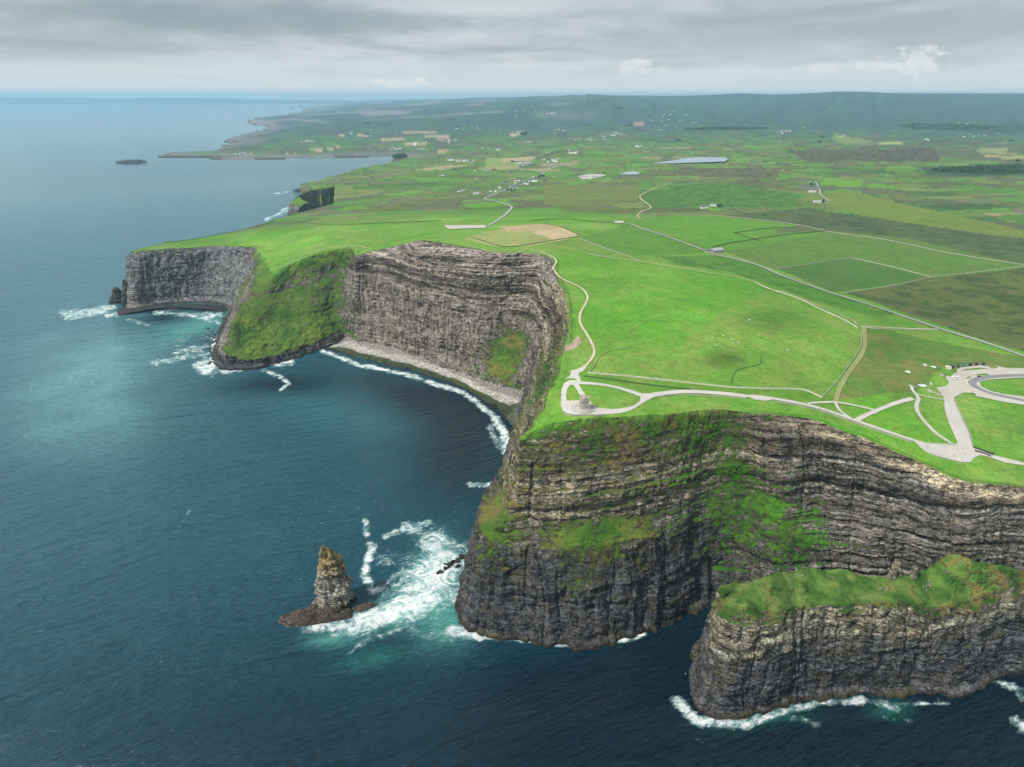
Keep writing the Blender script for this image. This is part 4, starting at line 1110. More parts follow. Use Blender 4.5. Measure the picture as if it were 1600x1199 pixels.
# ------------------------------------------------------------------ sea stack
M_STACK_MATS = {}
def rock_mat(name, lo, hi_, lichen, lic_z0, lic_z1, wet=True, pale_z=None, wetc=((.012, .011, .011), (.045, .038, .03))):
    m, t, b = new_mat(name)
    pos = t.node('ShaderNodeNewGeometry').outputs['Position']
    sp = t.node('ShaderNodeSeparateXYZ'); t.l.new(pos, sp.inputs[0])
    beds = t.noise(t.scalev(pos, (.05, .05, .75)), 1.0, 5, .6); fine = t.noise(pos, .55, 6, .7); st = t.noise(t.scalev(pos, (.4, .4, .08)), 1.0, 4, .6)
    wv = t.noise(pos, .2, 3, .6, out=1)
    vv = t.node('ShaderNodeTexVoronoi', feature='DISTANCE_TO_EDGE'); t.l.new(t.scalev(t.vmath('ADD', pos, t.vmath('SCALE', wv, scale=4.0)), (.26, .26, .34)), vv.inputs['Vector']); vv.inputs['Scale'].default_value = 1.0
    ck = t.ramp(vv.outputs['Distance'], 0, .11, .3, 1.0)
    f = t.math('ADD', t.math('MULTIPLY', beds, .45), t.math('ADD', t.math('MULTIPLY', fine, .35), t.math('MULTIPLY', st, .2)))
    c = t.mixc(t.ramp(f, .41, .60), lo, hi_)
    if pale_z:
        pm = t.math('MULTIPLY', t.ramp(sp.outputs[2], pale_z[0], pale_z[0] + 5), t.ramp(sp.outputs[2], pale_z[1] + 6, pale_z[1]))
        c = t.mixc(t.math('MULTIPLY', pm, t.ramp(beds, .46, .58)), c, (.36, .34, .30))
    lm = t.math('ADD', t.math('DIVIDE', t.math('SUBTRACT', sp.outputs[2], lic_z0), lic_z1 - lic_z0), t.math('MULTIPLY', t.math('SUBTRACT', fine, .5), 2.2))
    c = t.mixc(t.math('MULTIPLY', t.ramp(lm, .3, .9), t.ramp(st, .38, .55, .25, .85)), c, lichen)
    if wet:
        c = t.mixc(t.ramp(t.math('ADD', sp.outputs[2], t.math('MULTIPLY', fine, 4)), 9.5, 6.0), c, t.mixc(t.ramp(fine, .45, .6), wetc[0], wetc[1]))
    cc_ = t.node('ShaderNodeVectorMath', operation='SCALE'); t.l.new(c, cc_.inputs[0]); t.l.new(t.math('MULTIPLY', ck, t.math('ADD', .55, t.math('MULTIPLY', fine, .9))), cc_.inputs[3])
    t.l.new(cc_.outputs[0], b.inputs['Base Color']); b.inputs['Roughness'].default_value = .85
    f = t.math('ADD', f, t.math('MULTIPLY', ck, .7))
    bn = t.node('ShaderNodeBump'); bn.inputs['Distance'].default_value = 1.0; bn.inputs['Strength'].default_value = .8
    t.l.new(f, bn.inputs['Height']); t.l.new(bn.outputs[0], b.inputs['Normal'])
    return m
def ring_rock(name, rings, mat, seed, amp=1.0, nseg=120, rows=90, steps_=True, parent=None):
    """rings: (z, cx, cy, rx, ry, squareness) bottom to top -> closed craggy rock"""
    rings = np.array(rings, float)
    zt = np.linspace(rings[0, 0], rings[-1, 0], rows)
    Rr = np.stack([np.interp(zt, rings[:, 0], rings[:, i]) for i in range(rings.shape[1])], 1)
    a = np.linspace(0, 2 * np.pi, nseg, endpoint=False)
    ca, sa = np.cos(a), np.sin(a)
    sq = Rr[:, 5][:, None]
    k = 1.0 / (np.abs(ca)[None]**sq + np.abs(sa)[None]**sq)**(1 / sq)
    dx, dy = ca[None] * k, sa[None] * k
    X = Rr[:, 1][:, None] + Rr[:, 3][:, None] * dx; Y = Rr[:, 2][:, None] + Rr[:, 4][:, None] * dy; Z = Rr[:, 0][:, None] + 0 * X
    zz = Z + 2.5 * fbm(X / 18, Y / 18, o=2, seed=seed)
    q = zz / 3.6; kk = np.floor(q); fr = q - kk
    st = hash1(kk, seed + 1) * (1 - sstep(.8, 1, fr)) + hash1(kk + 1, seed + 1) * sstep(.8, 1, fr) - .5
    D = (2.5 * st if steps_ else 0) + 4.0 * fbm(X / 11, Y / 11, Z / 22, o=3, seed=seed + 2) + 1.2 * fbm(X / 3.5, Y / 3.5, Z / 5, o=3, seed=seed + 3)
    D += 3.6 * (hash2(np.floor(np.arctan2(dy, dx) * 3.2 + .8 * fbm(Z / 9, X / 9, o=2, seed=seed + 4)), np.floor(zz / 5.5), seed + 5) - .5)
    D *= amp * np.minimum(1, Rr[:, 3][:, None] / 6)
    X = X + dx * D; Y = Y + dy * D
    Z = Z + amp * .8 * fbm(X / 5, Y / 5, Z / 9, o=3, seed=seed + 6) * sstep(0, 6, Z - rings[0, 0])
    V = np.stack([X, Y, Z], -1).reshape(-1, 3)
    i = np.arange(rows - 1)[:, None] * nseg; j = np.arange(nseg)[None]; j2 = (j + 1) % nseg
    F = np.stack([i + j, i + j2, i + nseg + j2, i + nseg + j], -1).reshape(-1, 4)
    # cap: shrink top rings
    top = V[-nseg:]; c = top.mean(0); c[2] += .4 * amp
    caps = [V]; base_i = len(V) - nseg; Fs = [F]
    prev = base_i; cnt = len(V)
    for s_ in (.72, .42, .12):
        r = c + (top - c) * s_; r[:, 2] += amp * 1.2 * fbm(r[:, 0] / 3, r[:, 1] / 3, o=2, seed=seed + 9)
        caps.append(r); jj = np.arange(nseg); j2_ = (jj + 1) % nseg
        Fs.append(np.stack([prev + jj, prev + j2_, cnt + j2_, cnt + jj], -1)); prev = cnt; cnt += nseg
    caps.append(c[None]); ci = cnt; jj = np.arange(nseg); j2_ = (jj + 1) % nseg
    V = np.concatenate(caps); me = bpy.data.meshes.new(name)
    fl = np.concatenate(Fs).tolist() + [[prev + a_, prev + b_, ci] for a_, b_ in zip(jj.tolist(), j2_.tolist())]
    me.from_pydata(V.tolist(), [], fl); me.materials.append(mat)
    me.polygons.foreach_set('use_smooth', [True] * len(me.polygons)); me.update()
    o = bpy.data.objects.new(name, me); COL.objects.link(o)
    if parent: o.parent = parent
    return o
sb = at_z(517, 955, 0.0)          # foot of the stack
SX, SY = sb[0], sb[1]
def sz(py, y):                     # height seen at photo row py at depth y
    return CAMZ + ray(0, py)[1] * y
def sx(px, y): return ray(px, 0 + 600)[0] * y
def wx_at(px, py, y): return float(ray(px, py)[0] * y)
M_STACK = rock_mat('stack_rock', (.045, .043, .038), (.42, .38, .30), (.33, .25, .065), 30, 56, pale_z=(14, 38))
M_SLAB = rock_mat('slab_rock', (.015, .011, .01), (.12, .085, .062), (.10, .08, .03), 9, 16, wet=False)
M_DARKROCK = rock_mat('black_shore_rock', (.013, .014, .015), (.07, .068, .066), (.10, .09, .04), 14, 40)
st_root = empty('sea_stack', (0, 0, 0))
tag(st_root, 'tall leaning sea stack with yellow lichen top standing alone on a brown rock shelf', 'sea stack')
def stack_ring(pl, pr, py, ry, yoff=0.0, sq=3.0, z=None):
    y = SY + 2 + yoff; z = sz(py, y) if z is None else z
    xl, xr = wx_at(pl, py, y), wx_at(pr, py, y)
    return (z, (xl + xr) / 2, y + ry * .6, (xr - xl) / 2, ry, sq)
rg = [stack_ring(491, 547, 953, 11, 0, 4, z=-1), stack_ring(491, 546, 948, 11), stack_ring(489, 545, 930, 11), stack_ring(488, 545, 916, 11),
      stack_ring(490, 541, 907, 10, 1), stack_ring(495, 532, 899, 8.5, 2, 5), stack_ring(498, 530, 890, 7.5, 3, 5), stack_ring(500, 528, 881, 6.8, 3, 5), stack_ring(501, 524, 873, 5.8, 4, 5), stack_ring(502, 520, 866, 4.6, 4, 5), stack_ring(502, 515, 860, 3.2, 4, 5), stack_ring(503, 506, 854, 1.0, 4, 5)]
ring_rock('pinnacle', rg, M_STACK, 505, 1.15, 150, 150, parent=st_root)
def slab_px(pts, z, seed, name, parent=None, mat=None, rough=.55):
    """low rock shelf from a photo outline at sea level"""
    P = at_z([p[0] for p in pts], [p[1] for p in pts], 0.0)[:, :2]; n = 110
    cl = np.concatenate([P, P[:1]]); L = np.concatenate([[0], np.cumsum(np.linalg.norm(np.diff(cl, axis=0), axis=1))])
    s_ = np.linspace(0, L[-1], n, endpoint=False); O = np.stack([np.interp(s_, L, cl[:, 0]), np.interp(s_, L, cl[:, 1])], 1)
    c = O.mean(0); VV = []; sc_ = [1.06, 1.0, .95, .86, .72, .55, .35, .15]; hz = [-3, 0, .45, .75, .9, 1.0, 1.0, .95]
    for k, hgt_ in zip(sc_, hz):
        Q = c + (O - c) * k
        nn = fbm(Q[:, 0] / 9, Q[:, 1] / 9, o=4, seed=seed, g=.6)
        zc_ = hgt_ * z * (1 + rough * nn) if hgt_ > 0 else np.full(n, float(hgt_))
        Q = Q + (Q - c) * (.05 * nn)[:, None]
        VV.append(np.concatenate([Q, zc_[:, None]], 1))
    VV.append(np.array([[c[0], c[1], z]])); V = np.concatenate(VV); fl = []
    for r in range(len(sc_) - 1):
        for j in range(n):
            fl.append((r * n + j, r * n + (j + 1) % n, (r + 1) * n + (j + 1) % n, (r + 1) * n + j))
    r = len(sc_) - 1
    for j in range(n): fl.append((r * n + j, r * n + (j + 1) % n, len(V) - 1))
    me = bpy.data.meshes.new(name); me.from_pydata(V.tolist(), [], fl); me.materials.append(mat or M_SLAB)
    bm = bmesh.new(); bm.from_mesh(me); bmesh.ops.recalc_face_normals(bm, faces=bm.faces); bm.to_mesh(me); bm.free()
    me.polygons.foreach_set('use_smooth', [True] * len(me.polygons)); me.update()
    o = bpy.data.objects.new(name, me); COL.objects.link(o)
    if parent: o.parent = parent
    return o
slab_px([(434,972),(442,961),(470,953),(486,946),(520,940),(548,944),(553,957),(548,966),(520,972),(495,976),(470,980),(450,981)], 4.5, 510, 'rock_shelf', st_root, None, 1.6)
tag(slab_px([(550,952),(562,944),(580,943),(592,945),(580,951),(562,957)], 2.6, 511, 'shore_rock'), 'low brown rock just right of the sea stack in the surf', 'rock')
for i, (rx0, ry0, rw, rh) in enumerate(((688,895,7,3.2),(697,889,6,3),(703,882,9,4),(713,877,8,4.2),(716,886,5,2.4),(724,871,9,3.8),(734,869,8,4.5))):
    aa = np.linspace(0, 2 * np.pi, 11, endpoint=False); kk2 = 1 + .35 * np.sin(aa * 3 + i * 1.7) + .2 * np.cos(aa * 5 + i)
    tag(slab_px([(rx0 + rw * .8 * math.cos(a_) * k_, ry0 + rh * .8 * math.sin(a_) * k_ - .4 * rw * .5 * math.cos(a_)) for a_, k_ in zip(aa, kk2)], 2.2 + .5 * (i % 3), 540 + i, 'shore_rock', None, M_DARKROCK, 1.4), 'black wave-washed rock in the surf left of the headland', 'rock', 'black rocks in the surf left of the headland')
# small leaning stacks beyond the far wall
def small_stack(cx_, cyb, top, wpx, seed, label, lean=0):
    b_ = at_z(cx_, cyb, 0.0); y = b_[1]; zt = sz(top, y); wv = wpx / FPX * y / .93 / 2
    r = [(-2, b_[0], y + wv * .5, wv, wv, 2.4), (zt * .35, b_[0] + lean * .3, y + wv * .5, wv * .8, wv * .8, 2.4), (zt * .7, b_[0] + lean * .7, y + wv * .5, wv * .5, wv * .5, 2.4), (zt, b_[0] + lean, y + wv * .5, wv * .16, wv * .16, 2.2)]
    o = ring_rock('rock_pinnacle', r, M_DARKROCK, seed, .9, 60, 50); tag(o, label, 'rock pinnacle'); return o
small_stack(181, 474, 451, 24, 520, 'small dark pinnacle standing farthest out beyond the distant cliff', 2)
small_stack(197, 478, 438, 15, 521, 'taller thin pinnacle leaning against the end of the distant cliff', 5)
tag(slab_px([(182,487),(186,481),(205,480),(250,478),(300,477),(350,478),(358,484),(345,488),(300,483),(240,484),(215,489),(195,493),(184,494)], 5.0, 522, 'rock_platform', None, M_DARKROCK), 'flat dark boulder platform under the distant cliff', 'rock shelf')
tag(slab_px([(180,254.6),(195,252.6),(222,252.2),(231,254),(215,255.6),(190,256)], 14, 523, 'island', None, M_DARKROCK), 'tiny low island off the far green point', 'island')
tag(slab_px([(330,556),(334,547),(346,540),(356,548),(352,560),(340,566)], 7, 524, 'shore_rock', None, M_DARKROCK), 'heap of dark rock at the left foot of the grassy spur', 'rock')
tag(slab_px([(340,522),(347,505),(358,494),(366,500),(358,520),(350,534)], 6, 525, 'shore_rock', None, M_DARKROCK), 'dark rocky apron below the left side of the grassy spur', 'rock')
tag(slab_px([(456,298.6),(470,295.5),(500,293),(514,292),(508,296),(485,298.5),(462,300.4)], 8, 526, 'rock_platform', None, M_DARKROCK), 'flat grey rock platform jutting out behind the small far cliff', 'rock shelf')

# ------------------------------------------------------------------ small far cliff seen above the second bay
# add a grassy back row falling onto the land
mid_ = fc[:, 4] + np.array((10.0, 26, 0)); mid_[:, 2] = hgt(mid_[:, 0], mid_[:, 1]) + .5
back = fc[:, 4] + np.array((22.0, 58, 0)); back[:, 2] = hgt(back[:, 0], back[:, 1]) - 1.5
fc = np.concatenate([fc, mid_[:, None], back[:, None]], 1); fg = np.concatenate([fg, np.full((len(fg), 2), 1.3)], 1)
Sf = dense_param(fc, .0008, 1.0)
small_cliff, _q = build_cliff('cliff', catmull(fc, Sf), catmull(fg[:, :, None], Sf)[..., 0], 70, 'small dark cliff beyond the grassy spur', tint_main, seed=700, amp=1.5, inland=0, topfix=False)

# ------------------------------------------------------------------ beach in the bay
BI = [(522,538),(545,531),(575,540),(610,549),(645,558),(690,573),(735,592),(770,608),(806,620),(822,634),(826,655)]
BO = [(508,547),(528,553),(560,563),(600,572),(645,582),(690,596),(730,613),(760,633),(782,652),(798,676),(806,697)]
bi = at_z([p[0] for p in BI], [p[1] for p in BI], 5.5); bo = at_z([p[0] for p in BO], [p[1] for p in BO], -0.6)
# carry the inner side under the cliff
bi2 = bi + (bi - bo) * .35; bi2[:, 2] = 7.5
nb = 420; sq_ = np.linspace(0, len(BI) - 1, nb)
B2, B1, B0 = catmull(bi2, sq_), catmull(bi, sq_), catmull(bo, sq_)
rows_b = 46; tt_ = np.linspace(0, 1, rows_b)
rowsB = []
for q in tt_:
    if q < .75: p = B0 + (B1 - B0) * (q / .75)
    else: p = B1 + (B2 - B1) * ((q - .75) / .25)
    rowsB.append(p)
BP = np.array(rowsB)
BP[..., 2] += (.5 * fbm(BP[..., 0] / 7, BP[..., 1] / 7, o=3, seed=600, g=.7) + .8 * fbm(BP[..., 0] / 30, BP[..., 1] / 30, o=2, seed=601)) * sstep(0, .1, tt_)[:, None]
tq2 = tt_[:, None] + .09 * fbm(BP[..., 0] / 22, BP[..., 1] / 22, o=3, seed=602)
sfr = np.linspace(0, 1, nb)[None] + 0 * tq2
cobb = np.array((.58, .54, .48)); alg = np.array((.055, .085, .018)); wetr = np.array((.045, .038, .032)); grv = np.array((.36, .33, .30))
cB = np.tile(cobb, tq2.shape + (1,)) * (1 + .25 * fbm(BP[..., 0] / 10, BP[..., 1] / 6, o=3, seed=603))[..., None]
def bl(c, col, k): return c * (1 - k[..., None]) + np.array(col) * k[..., None]
cB = bl(cB, grv, sstep(.62, .72, tq2))
wid = np.interp(sfr, [0, .1, .5, .8, .86, 1], [.30, .34, .36, .40, .75, 1.0])
cB = bl(cB, alg, sstep(wid + .05, wid - .05, tq2) * np.interp(sfr, [0, .82, .92, 1], [1, 1, .55, .35]))
cB = bl(cB, wetr, sstep(.16, .10, tq2) + sstep(.84, .93, sfr) * .75 * (fbm(BP[..., 0] / 8, BP[..., 1] / 8, o=3, seed=604) > -.1))
M_BEACH, t, b = new_mat('cobble_beach')
pos = t.node('ShaderNodeNewGeometry').outputs['Position']; vo = t.node('ShaderNodeTexVoronoi'); t.l.new(pos, vo.inputs['Vector']); vo.inputs['Scale'].default_value = .45
at_ = t.node('ShaderNodeAttribute', attribute_name='Col').outputs['Color']; sv = t.node('ShaderNodeSeparateColor'); t.l.new(vo.outputs['Color'], sv.inputs[0])
nv = t.noise(pos, .35, 5, .7)
kk_ = t.math('ADD', .0, t.math('ADD', t.math('MULTIPLY', sv.outputs[0], .75), t.math('MULTIPLY', t.ramp(nv, .3, .7), .85)))
cs = t.node('ShaderNodeVectorMath', operation='SCALE'); t.l.new(at_, cs.inputs[0]); t.l.new(kk_, cs.inputs[3]); t.l.new(cs.outputs[0], b.inputs['Base Color'])
b.inputs['Roughness'].default_value = .9; bn = t.node('ShaderNodeBump'); bn.inputs['Distance'].default_value = 1.2; t.l.new(kk_, bn.inputs['Height']); t.l.new(bn.outputs[0], b.inputs['Normal'])
Fb = grid_faces(rows_b, nb).reshape(-1, 4)
beach = mesh_np('beach', BP.reshape(-1, 3), Fb, M_BEACH, dict(Col=np.clip(cB, 0.01, 1).reshape(-1, 3)))
if beach.data.polygons[0].normal.z < 0: beach.data.flip_normals()
structure(beach, 'pale cobble beach with a green weed band under the bay cliff')

# loose boulders nobody would count
def boulder_field(name, label, spots, mat, seed):
    rnd = random.Random(seed); mb = MB()
    ico = bmesh.new(); bmesh.ops.create_icosphere(ico, subdivisions=1, radius=1.0)
    iv = [v.co.copy() for v in ico.verts]; fi = [[v.index for v in f.verts] for f in ico.faces]; ico.free()
    for (px, py, z, r) in spots:
        p = at_z(px, py, z); a = rnd.random() * 6.28; sx_, sy_, sz_ = r * rnd.uniform(.7, 1.4), r * rnd.uniform(.7, 1.2), r * rnd.uniform(.5, .9)
        vs = []
        for v in iv:
            k = rnd.uniform(.75, 1.2); x_, y_ = v.x * sx_ * k, v.y * sy_ * k
            vs.append((p[0] + x_ * math.cos(a) - y_ * math.sin(a), p[1] + x_ * math.sin(a) + y_ * math.cos(a), p[2] + v.z * sz_ * k))
        mb.add(vs, fi)
    return tag(mb.build(name, mat), label, kind='stuff')
rnd = random.Random(5)
sp_ = []
for i in range(330):
    f = rnd.random(); q = rnd.random()
    j = f * (len(BO) - 1); a_ = int(j); fr = j - a_
    ox = BO[a_][0] * (1 - fr) + BO[min(a_ + 1, len(BO) - 1)][0] * fr; oy = BO[a_][1] * (1 - fr) + BO[min(a_ + 1, len(BO) - 1)][1] * fr
    ix_ = BI[a_][0] * (1 - fr) + BI[min(a_ + 1, len(BI) - 1)][0] * fr; iy_ = BI[a_][1] * (1 - fr) + BI[min(a_ + 1, len(BI) - 1)][1] * fr
    q = q * .5 - .12; sp_.append((ox + (ix_ - ox) * q + rnd.uniform(-3, 3), oy + (iy_ - oy) * q, max(0, q * 5), rnd.uniform(.6, 2.0)))
for i in range(120):
    f = rnd.random(); sp_.append((800 + 22 * rnd.random() - 6 * f, 640 + 70 * f, .5, rnd.uniform(.7, 2.2)))
for i in range(30): sp_.append((790 + rnd.uniform(-8, 10), rnd.uniform(700, 790), .1, rnd.uniform(.6, 1.8)))
boulder_field('boulders', 'dark wet boulders scattered along the tide line of the bay', sp_, M_DARKROCK, 6)
sp_ = [(rnd.uniform(322, 350), rnd.uniform(512, 572), rnd.uniform(-.3, .8), rnd.uniform(1, 3.2)) for i in range(110)] + [(rnd.uniform(215, 355), 486 + rnd.uniform(-6, 3), rnd.uniform(.5, 3), rnd.uniform(.8, 2.2)) for i in range(160)]
boulder_field('boulders', 'dark boulders heaped round the foot of the grassy spur', sp_, M_DARKROCK, 7)

# rock stubs on the promontory
M_STUB = rock_mat('lichen_stub', (.08, .075, .06), (.30, .28, .20), (.26, .24, .13), 60, 130, wet=False)
def prom_hit(px, py):
    """first promontory surface point on the ray (nearest vertex)"""
    qx, qy = to_px(PQ.reshape(-1, 3)); d = (qx - px)**2 + (qy - py)**2
    cand = np.argsort(d)[:12]; P_ = PQ.reshape(-1, 3)[cand]; return P_[np.argmin(P_[:, 1])]
for (px, py, hpx, wpx, lean, lab) in ((1392, 899, 20, 8.5, 2.5, 'tall leaning block of pale rock on the promontory ridge'), (1426, 899, 12, 8.5, .4, 'shorter squat block of pale rock on the promontory ridge')):
    p = prom_hit(px, py); d_ = np.linalg.norm(p - np.array([0, 0, CAMZ])); h_ = hpx / FPX * d_ / .80; wv = wpx / FPX * d_ / 2
    o = ring_rock('rock_outcrop', [(p[2] - 4, p[0], p[1], wv * 1.4, wv * 1.4, 3), (p[2] + h_ * .3, p[0] + lean * .2, p[1], wv * 1.0, wv, 3), (p[2] + h_ * .9, p[0] + lean, p[1], wv * .75, wv * .8, 3.5), (p[2] + h_, p[0] + lean * 1.1, p[1], wv * .6, wv * .7, 3.5)], M_STUB, 530 + int(px), .28, 48, 40)
    tag(o, lab, 'rock outcrop')
rnd = random.Random(77); sp_ = []
for (bx, by, s_, n_) in ((1243, 894, 14, 14), (1384, 918, 12, 20), (1450, 915, 8, 14), (1478, 893, 7, 10), (1190, 912, 6, 5), (1300, 905, 30, 8)):
    for _ in range(n_):
        px, py = bx + rnd.gauss(0, s_ * .5), by + rnd.gauss(0, s_ * .4); p = prom_hit(px, py)
        u_, v_ = to_px(p[None])[0][0], to_px(p[None])[1][0]; sp_.append((u_, v_, p[2] + .2, rnd.uniform(.4, 1.3)))
boulder_field('stones', 'pale stones lying in the turf of the promontory', sp_, M_STUB, 8)
print('p4', time.time() - T0)
# ------------------------------------------------------------------ draped paths, roads, pavings
_lay = [0]
def resample(P, step):
    """Catmull-Rom through world xy points, about `step` metres apart (array or scalar)"""
    P = np.asarray(P, float); n = len(P)
    fine = catmull(P, np.linspace(0, n - 1, (n - 1) * 24 + 1)) if n > 2 else np.stack([np.linspace(P[0, i], P[1, i], 49) for i in range(2)], 1)
    L = np.concatenate([[0], np.cumsum(np.linalg.norm(np.diff(fine, axis=0), axis=1))])
    m = max(3, int(L[-1] / step) + 1); s_ = np.linspace(0, L[-1], m)
    return np.stack([np.interp(s_, L, fine[:, i]) for i in range(2)], 1)
def lift(x, y): return .16 + .00035 * np.hypot(x, y)
def drape_z(x, y, extra=0.0):
    return hgt(x, y) + lift(x, y) + extra
def ribbon(name, pts, width, mat, label=None, extra=None, wob=.12):
    P = hit([p[0] for p in pts], [p[1] for p in pts])[:, :2]
    d = float(np.mean(np.hypot(P[:, 0], P[:, 1]))); C = resample(P, max(2.0, d * .0035))
    T = np.gradient(C, axis=0); T /= np.linalg.norm(T, axis=1, keepdims=True) + 1e-9; N = np.stack([-T[:, 1], T[:, 0]], 1)
    if extra is None: _lay[0] += 1; extra = .02 * _lay[0]
    s_ = np.arange(len(C)); wv = width * (1 + wob * fbm(s_ / 3.0, 0 * s_, o=2, seed=_lay[0] + 900))
    rows = [np.concatenate([C + N * (wv * q)[:, None], drape_z(*(C + N * (wv * q)[:, None]).T, extra)[:, None]], 1) for q in (-.5, -.17, .17, .5)]
    o = mesh_np(name, np.array(rows).reshape(-1, 3), grid_faces(4, len(C)).reshape(-1, 4), mat)
    if o.data.polygons[0].normal.z < 0: o.data.flip_normals()
    return structure(o, label)
def paving(name, outer, holes, mat, label=None, step=4.0):
    O = hit([p[0] for p in outer], [p[1] for p in outer])[:, :2]; Hs = [hit([p[0] for p in h], [p[1] for p in h])[:, :2] for h in holes]
    def dens(P):
        C = np.concatenate([P, P[:1]]); L = np.concatenate([[0], np.cumsum(np.linalg.norm(np.diff(C, axis=0), axis=1))]); m = int(L[-1] / 2.5) + 3
        s_ = np.linspace(0, L[-1], m, endpoint=False); return np.stack([np.interp(s_, L, C[:, i]) for i in range(2)], 1)
    loops = [dens(O)] + [dens(h) for h in Hs]
    vs = []; ed = []
    for l in loops:
        k = len(vs); n = len(l); vs += [Vector(p) for p in l.tolist()]; ed += [(k + i, k + (i + 1) % n) for i in range(n)]
    gx, gy = np.meshgrid(np.arange(O[:, 0].min(), O[:, 0].max(), step), np.arange(O[:, 1].min(), O[:, 1].max(), step)); gx, gy = gx.ravel(), gy.ravel()
    m = in_poly(O, gx, gy)
    for h in Hs: m &= ~in_poly(h, gx, gy)
    vs += [Vector(p) for p in np.stack([gx[m], gy[m]], 1).tolist()]
    r = delaunay_2d_cdt(vs, ed, [], 0, 1e-3)
    V2 = np.array([tuple(v) for v in r[0]]); T = np.array([f for f in r[2] if len(f) == 3])
    c = V2[T].mean(1); k = in_poly(O, c[:, 0], c[:, 1])
    for h in Hs: k &= ~in_poly(h, c[:, 0], c[:, 1])
    T = T[k]; _lay[0] += 1
    V = np.concatenate([V2, drape_z(V2[:, 0], V2[:, 1], .02 * _lay[0])[:, None]], 1)
    o = mesh_np(name, V, T, mat)
    if o.data.polygons[0].normal.z < 0: o.data.flip_normals()
    return structure(o, label)
M_PAVE = simple('pale_flagstone', (.47, .45, .41), .85, .22, .35)
M_PAVE2 = simple('warm_flagstone', (.44, .41, .36), .85, .22, .3)
M_GRAVEL = simple('trodden_gravel', (.50, .44, .32), .95, .3, .5)
M_ASPH = simple('worn_asphalt', (.31, .31, .31), .9, .25, .2)
M_ASPH2 = simple('dark_asphalt', (.19, .195, .205), .9, .25, .3)
M_TRACK = simple('grassy_track', (.22, .25, .09), .95, .3, .2)
M_TAN = simple('tan_gravel', (.42, .35, .25), .95, .25, .3)
PATH_POLYS = []
paving('tower_terrace', [(876.5,622),(877.5,609),(881,600),(888,595.5),(896,594.5),(905,596),(909,597),(940,599.5),(966,604.5),(990,611),(1002,615.5),(1024,615.5),(1024,620),(1008,628),(996,636),(985,642),(970,646),(950,648),(930,648.5),(900,648.5),(888,647),(879,642.5),(876,634)],
 [[(886,609),(890,602.5),(896,602),(901,609),(905.5,616.5),(906,625.5),(900,626.5),(886,627),(884.3,620)], [(904,601),(930,602),(958,606.5),(984,614),(1001,621),(1000,627),(993,633),(980,637.5),(960,640),(938,638.5),(926,633),(921,627),(917,621),(911,612)]], M_PAVE, 'pale flagstone terrace and loop path round the stone tower')
paving('upper_terrace', [(883,592),(890,588.5),(892,583),(891,580),(897,578.5),(903,577),(910,574),(913,570),(918,570.5),(915,576),(911,581),(904,583.5),(906,590),(908,596.8),(902,596),(899,592)], [], M_PAVE, 'small upper paved landing behind the tower')
ribbon('path', [(1021,617.5),(1050,613.5),(1080,612.5),(1110,614),(1140,616.5),(1165,619.5)], 7.5, M_PAVE, 'pale cliff-top path leaving the tower loop')
ribbon('path', [(1163,619.3),(1180,620.5),(1205,623),(1240,629),(1275,637),(1310,648),(1340,659),(1375,671),(1410,683),(1435,691.5)], 5.2, M_PAVE, 'pale cliff-top path along the rim to the viewing platform')
paving('viewpoint', [(1166,619),(1178,617.5),(1205,621),(1206,626),(1195,627),(1178,625)], [], M_PAVE, 'paved viewing bay beside the cliff-top path', 2.5)
paving('viewing_platform', [(1424,687),(1446,694),(1475,695.5),(1490,696),(1496.5,693),(1490,679),(1482,661),(1476,641),(1475,627),(1491,627),(1496,640),(1505,660),(1513,675),(1517,690),(1519,700),(1535,706),(1550,712),(1575,717.5),(1600,724),(1720,748),(1720,753),(1600,728),(1570,723.5),(1545,714.5),(1531,712),(1522,716),(1516,723.5),(1505,723),(1482,718),(1455,710.5),(1440,702)], [], M_PAVE, 'pale paved viewing platform and walkway above the cliffs', 3.0)
paving('plaza', [(1475,627.5),(1473,619),(1462,606.5),(1478,604),(1482,600),(1482,597),(1477,591),(1487,588),(1490,585),(1496,583),(1494,579),(1500,575.5),(1530,571.5),(1545,573.5),(1549,577.5),(1560,574.5),(1552,571.5),(1572,576),(1600,576.5),(1740,582),(1740,660),(1600,633.5),(1570,629.5),(1545,624),(1525,620),(1512,615.5),(1498,618),(1490,622),(1491,627.5)],
 [[(1501,580),(1510,577.5),(1530,575.5),(1545,577),(1520,579.2)], [(1524,586.3),(1540,584.5),(1547,587),(1530,588)], [(1509,592),(1514,589.5),(1518,590),(1513,593)], [(1530,597.5),(1545,594),(1600,590.8),(1740,590),(1740,640),(1600,621),(1570,617),(1548,612),(1533,605)], [(1500,616),(1508,614.3),(1522,615),(1526,619.5),(1514,618.5),(1500,620)]], M_PAVE2, 'broad paved entrance area in front of the grassy visitor mounds', 3.5)
ribbon('road', [(1740,586),(1650,586),(1600,587),(1560,588.6),(1537,591),(1522,595.5),(1519,600),(1526,606.5),(1541,613),(1560,618.5),(1600,626.5),(1650,636),(1740,654)], 8.5, M_ASPH2, 'dark asphalt turning loop beside the entrance area')
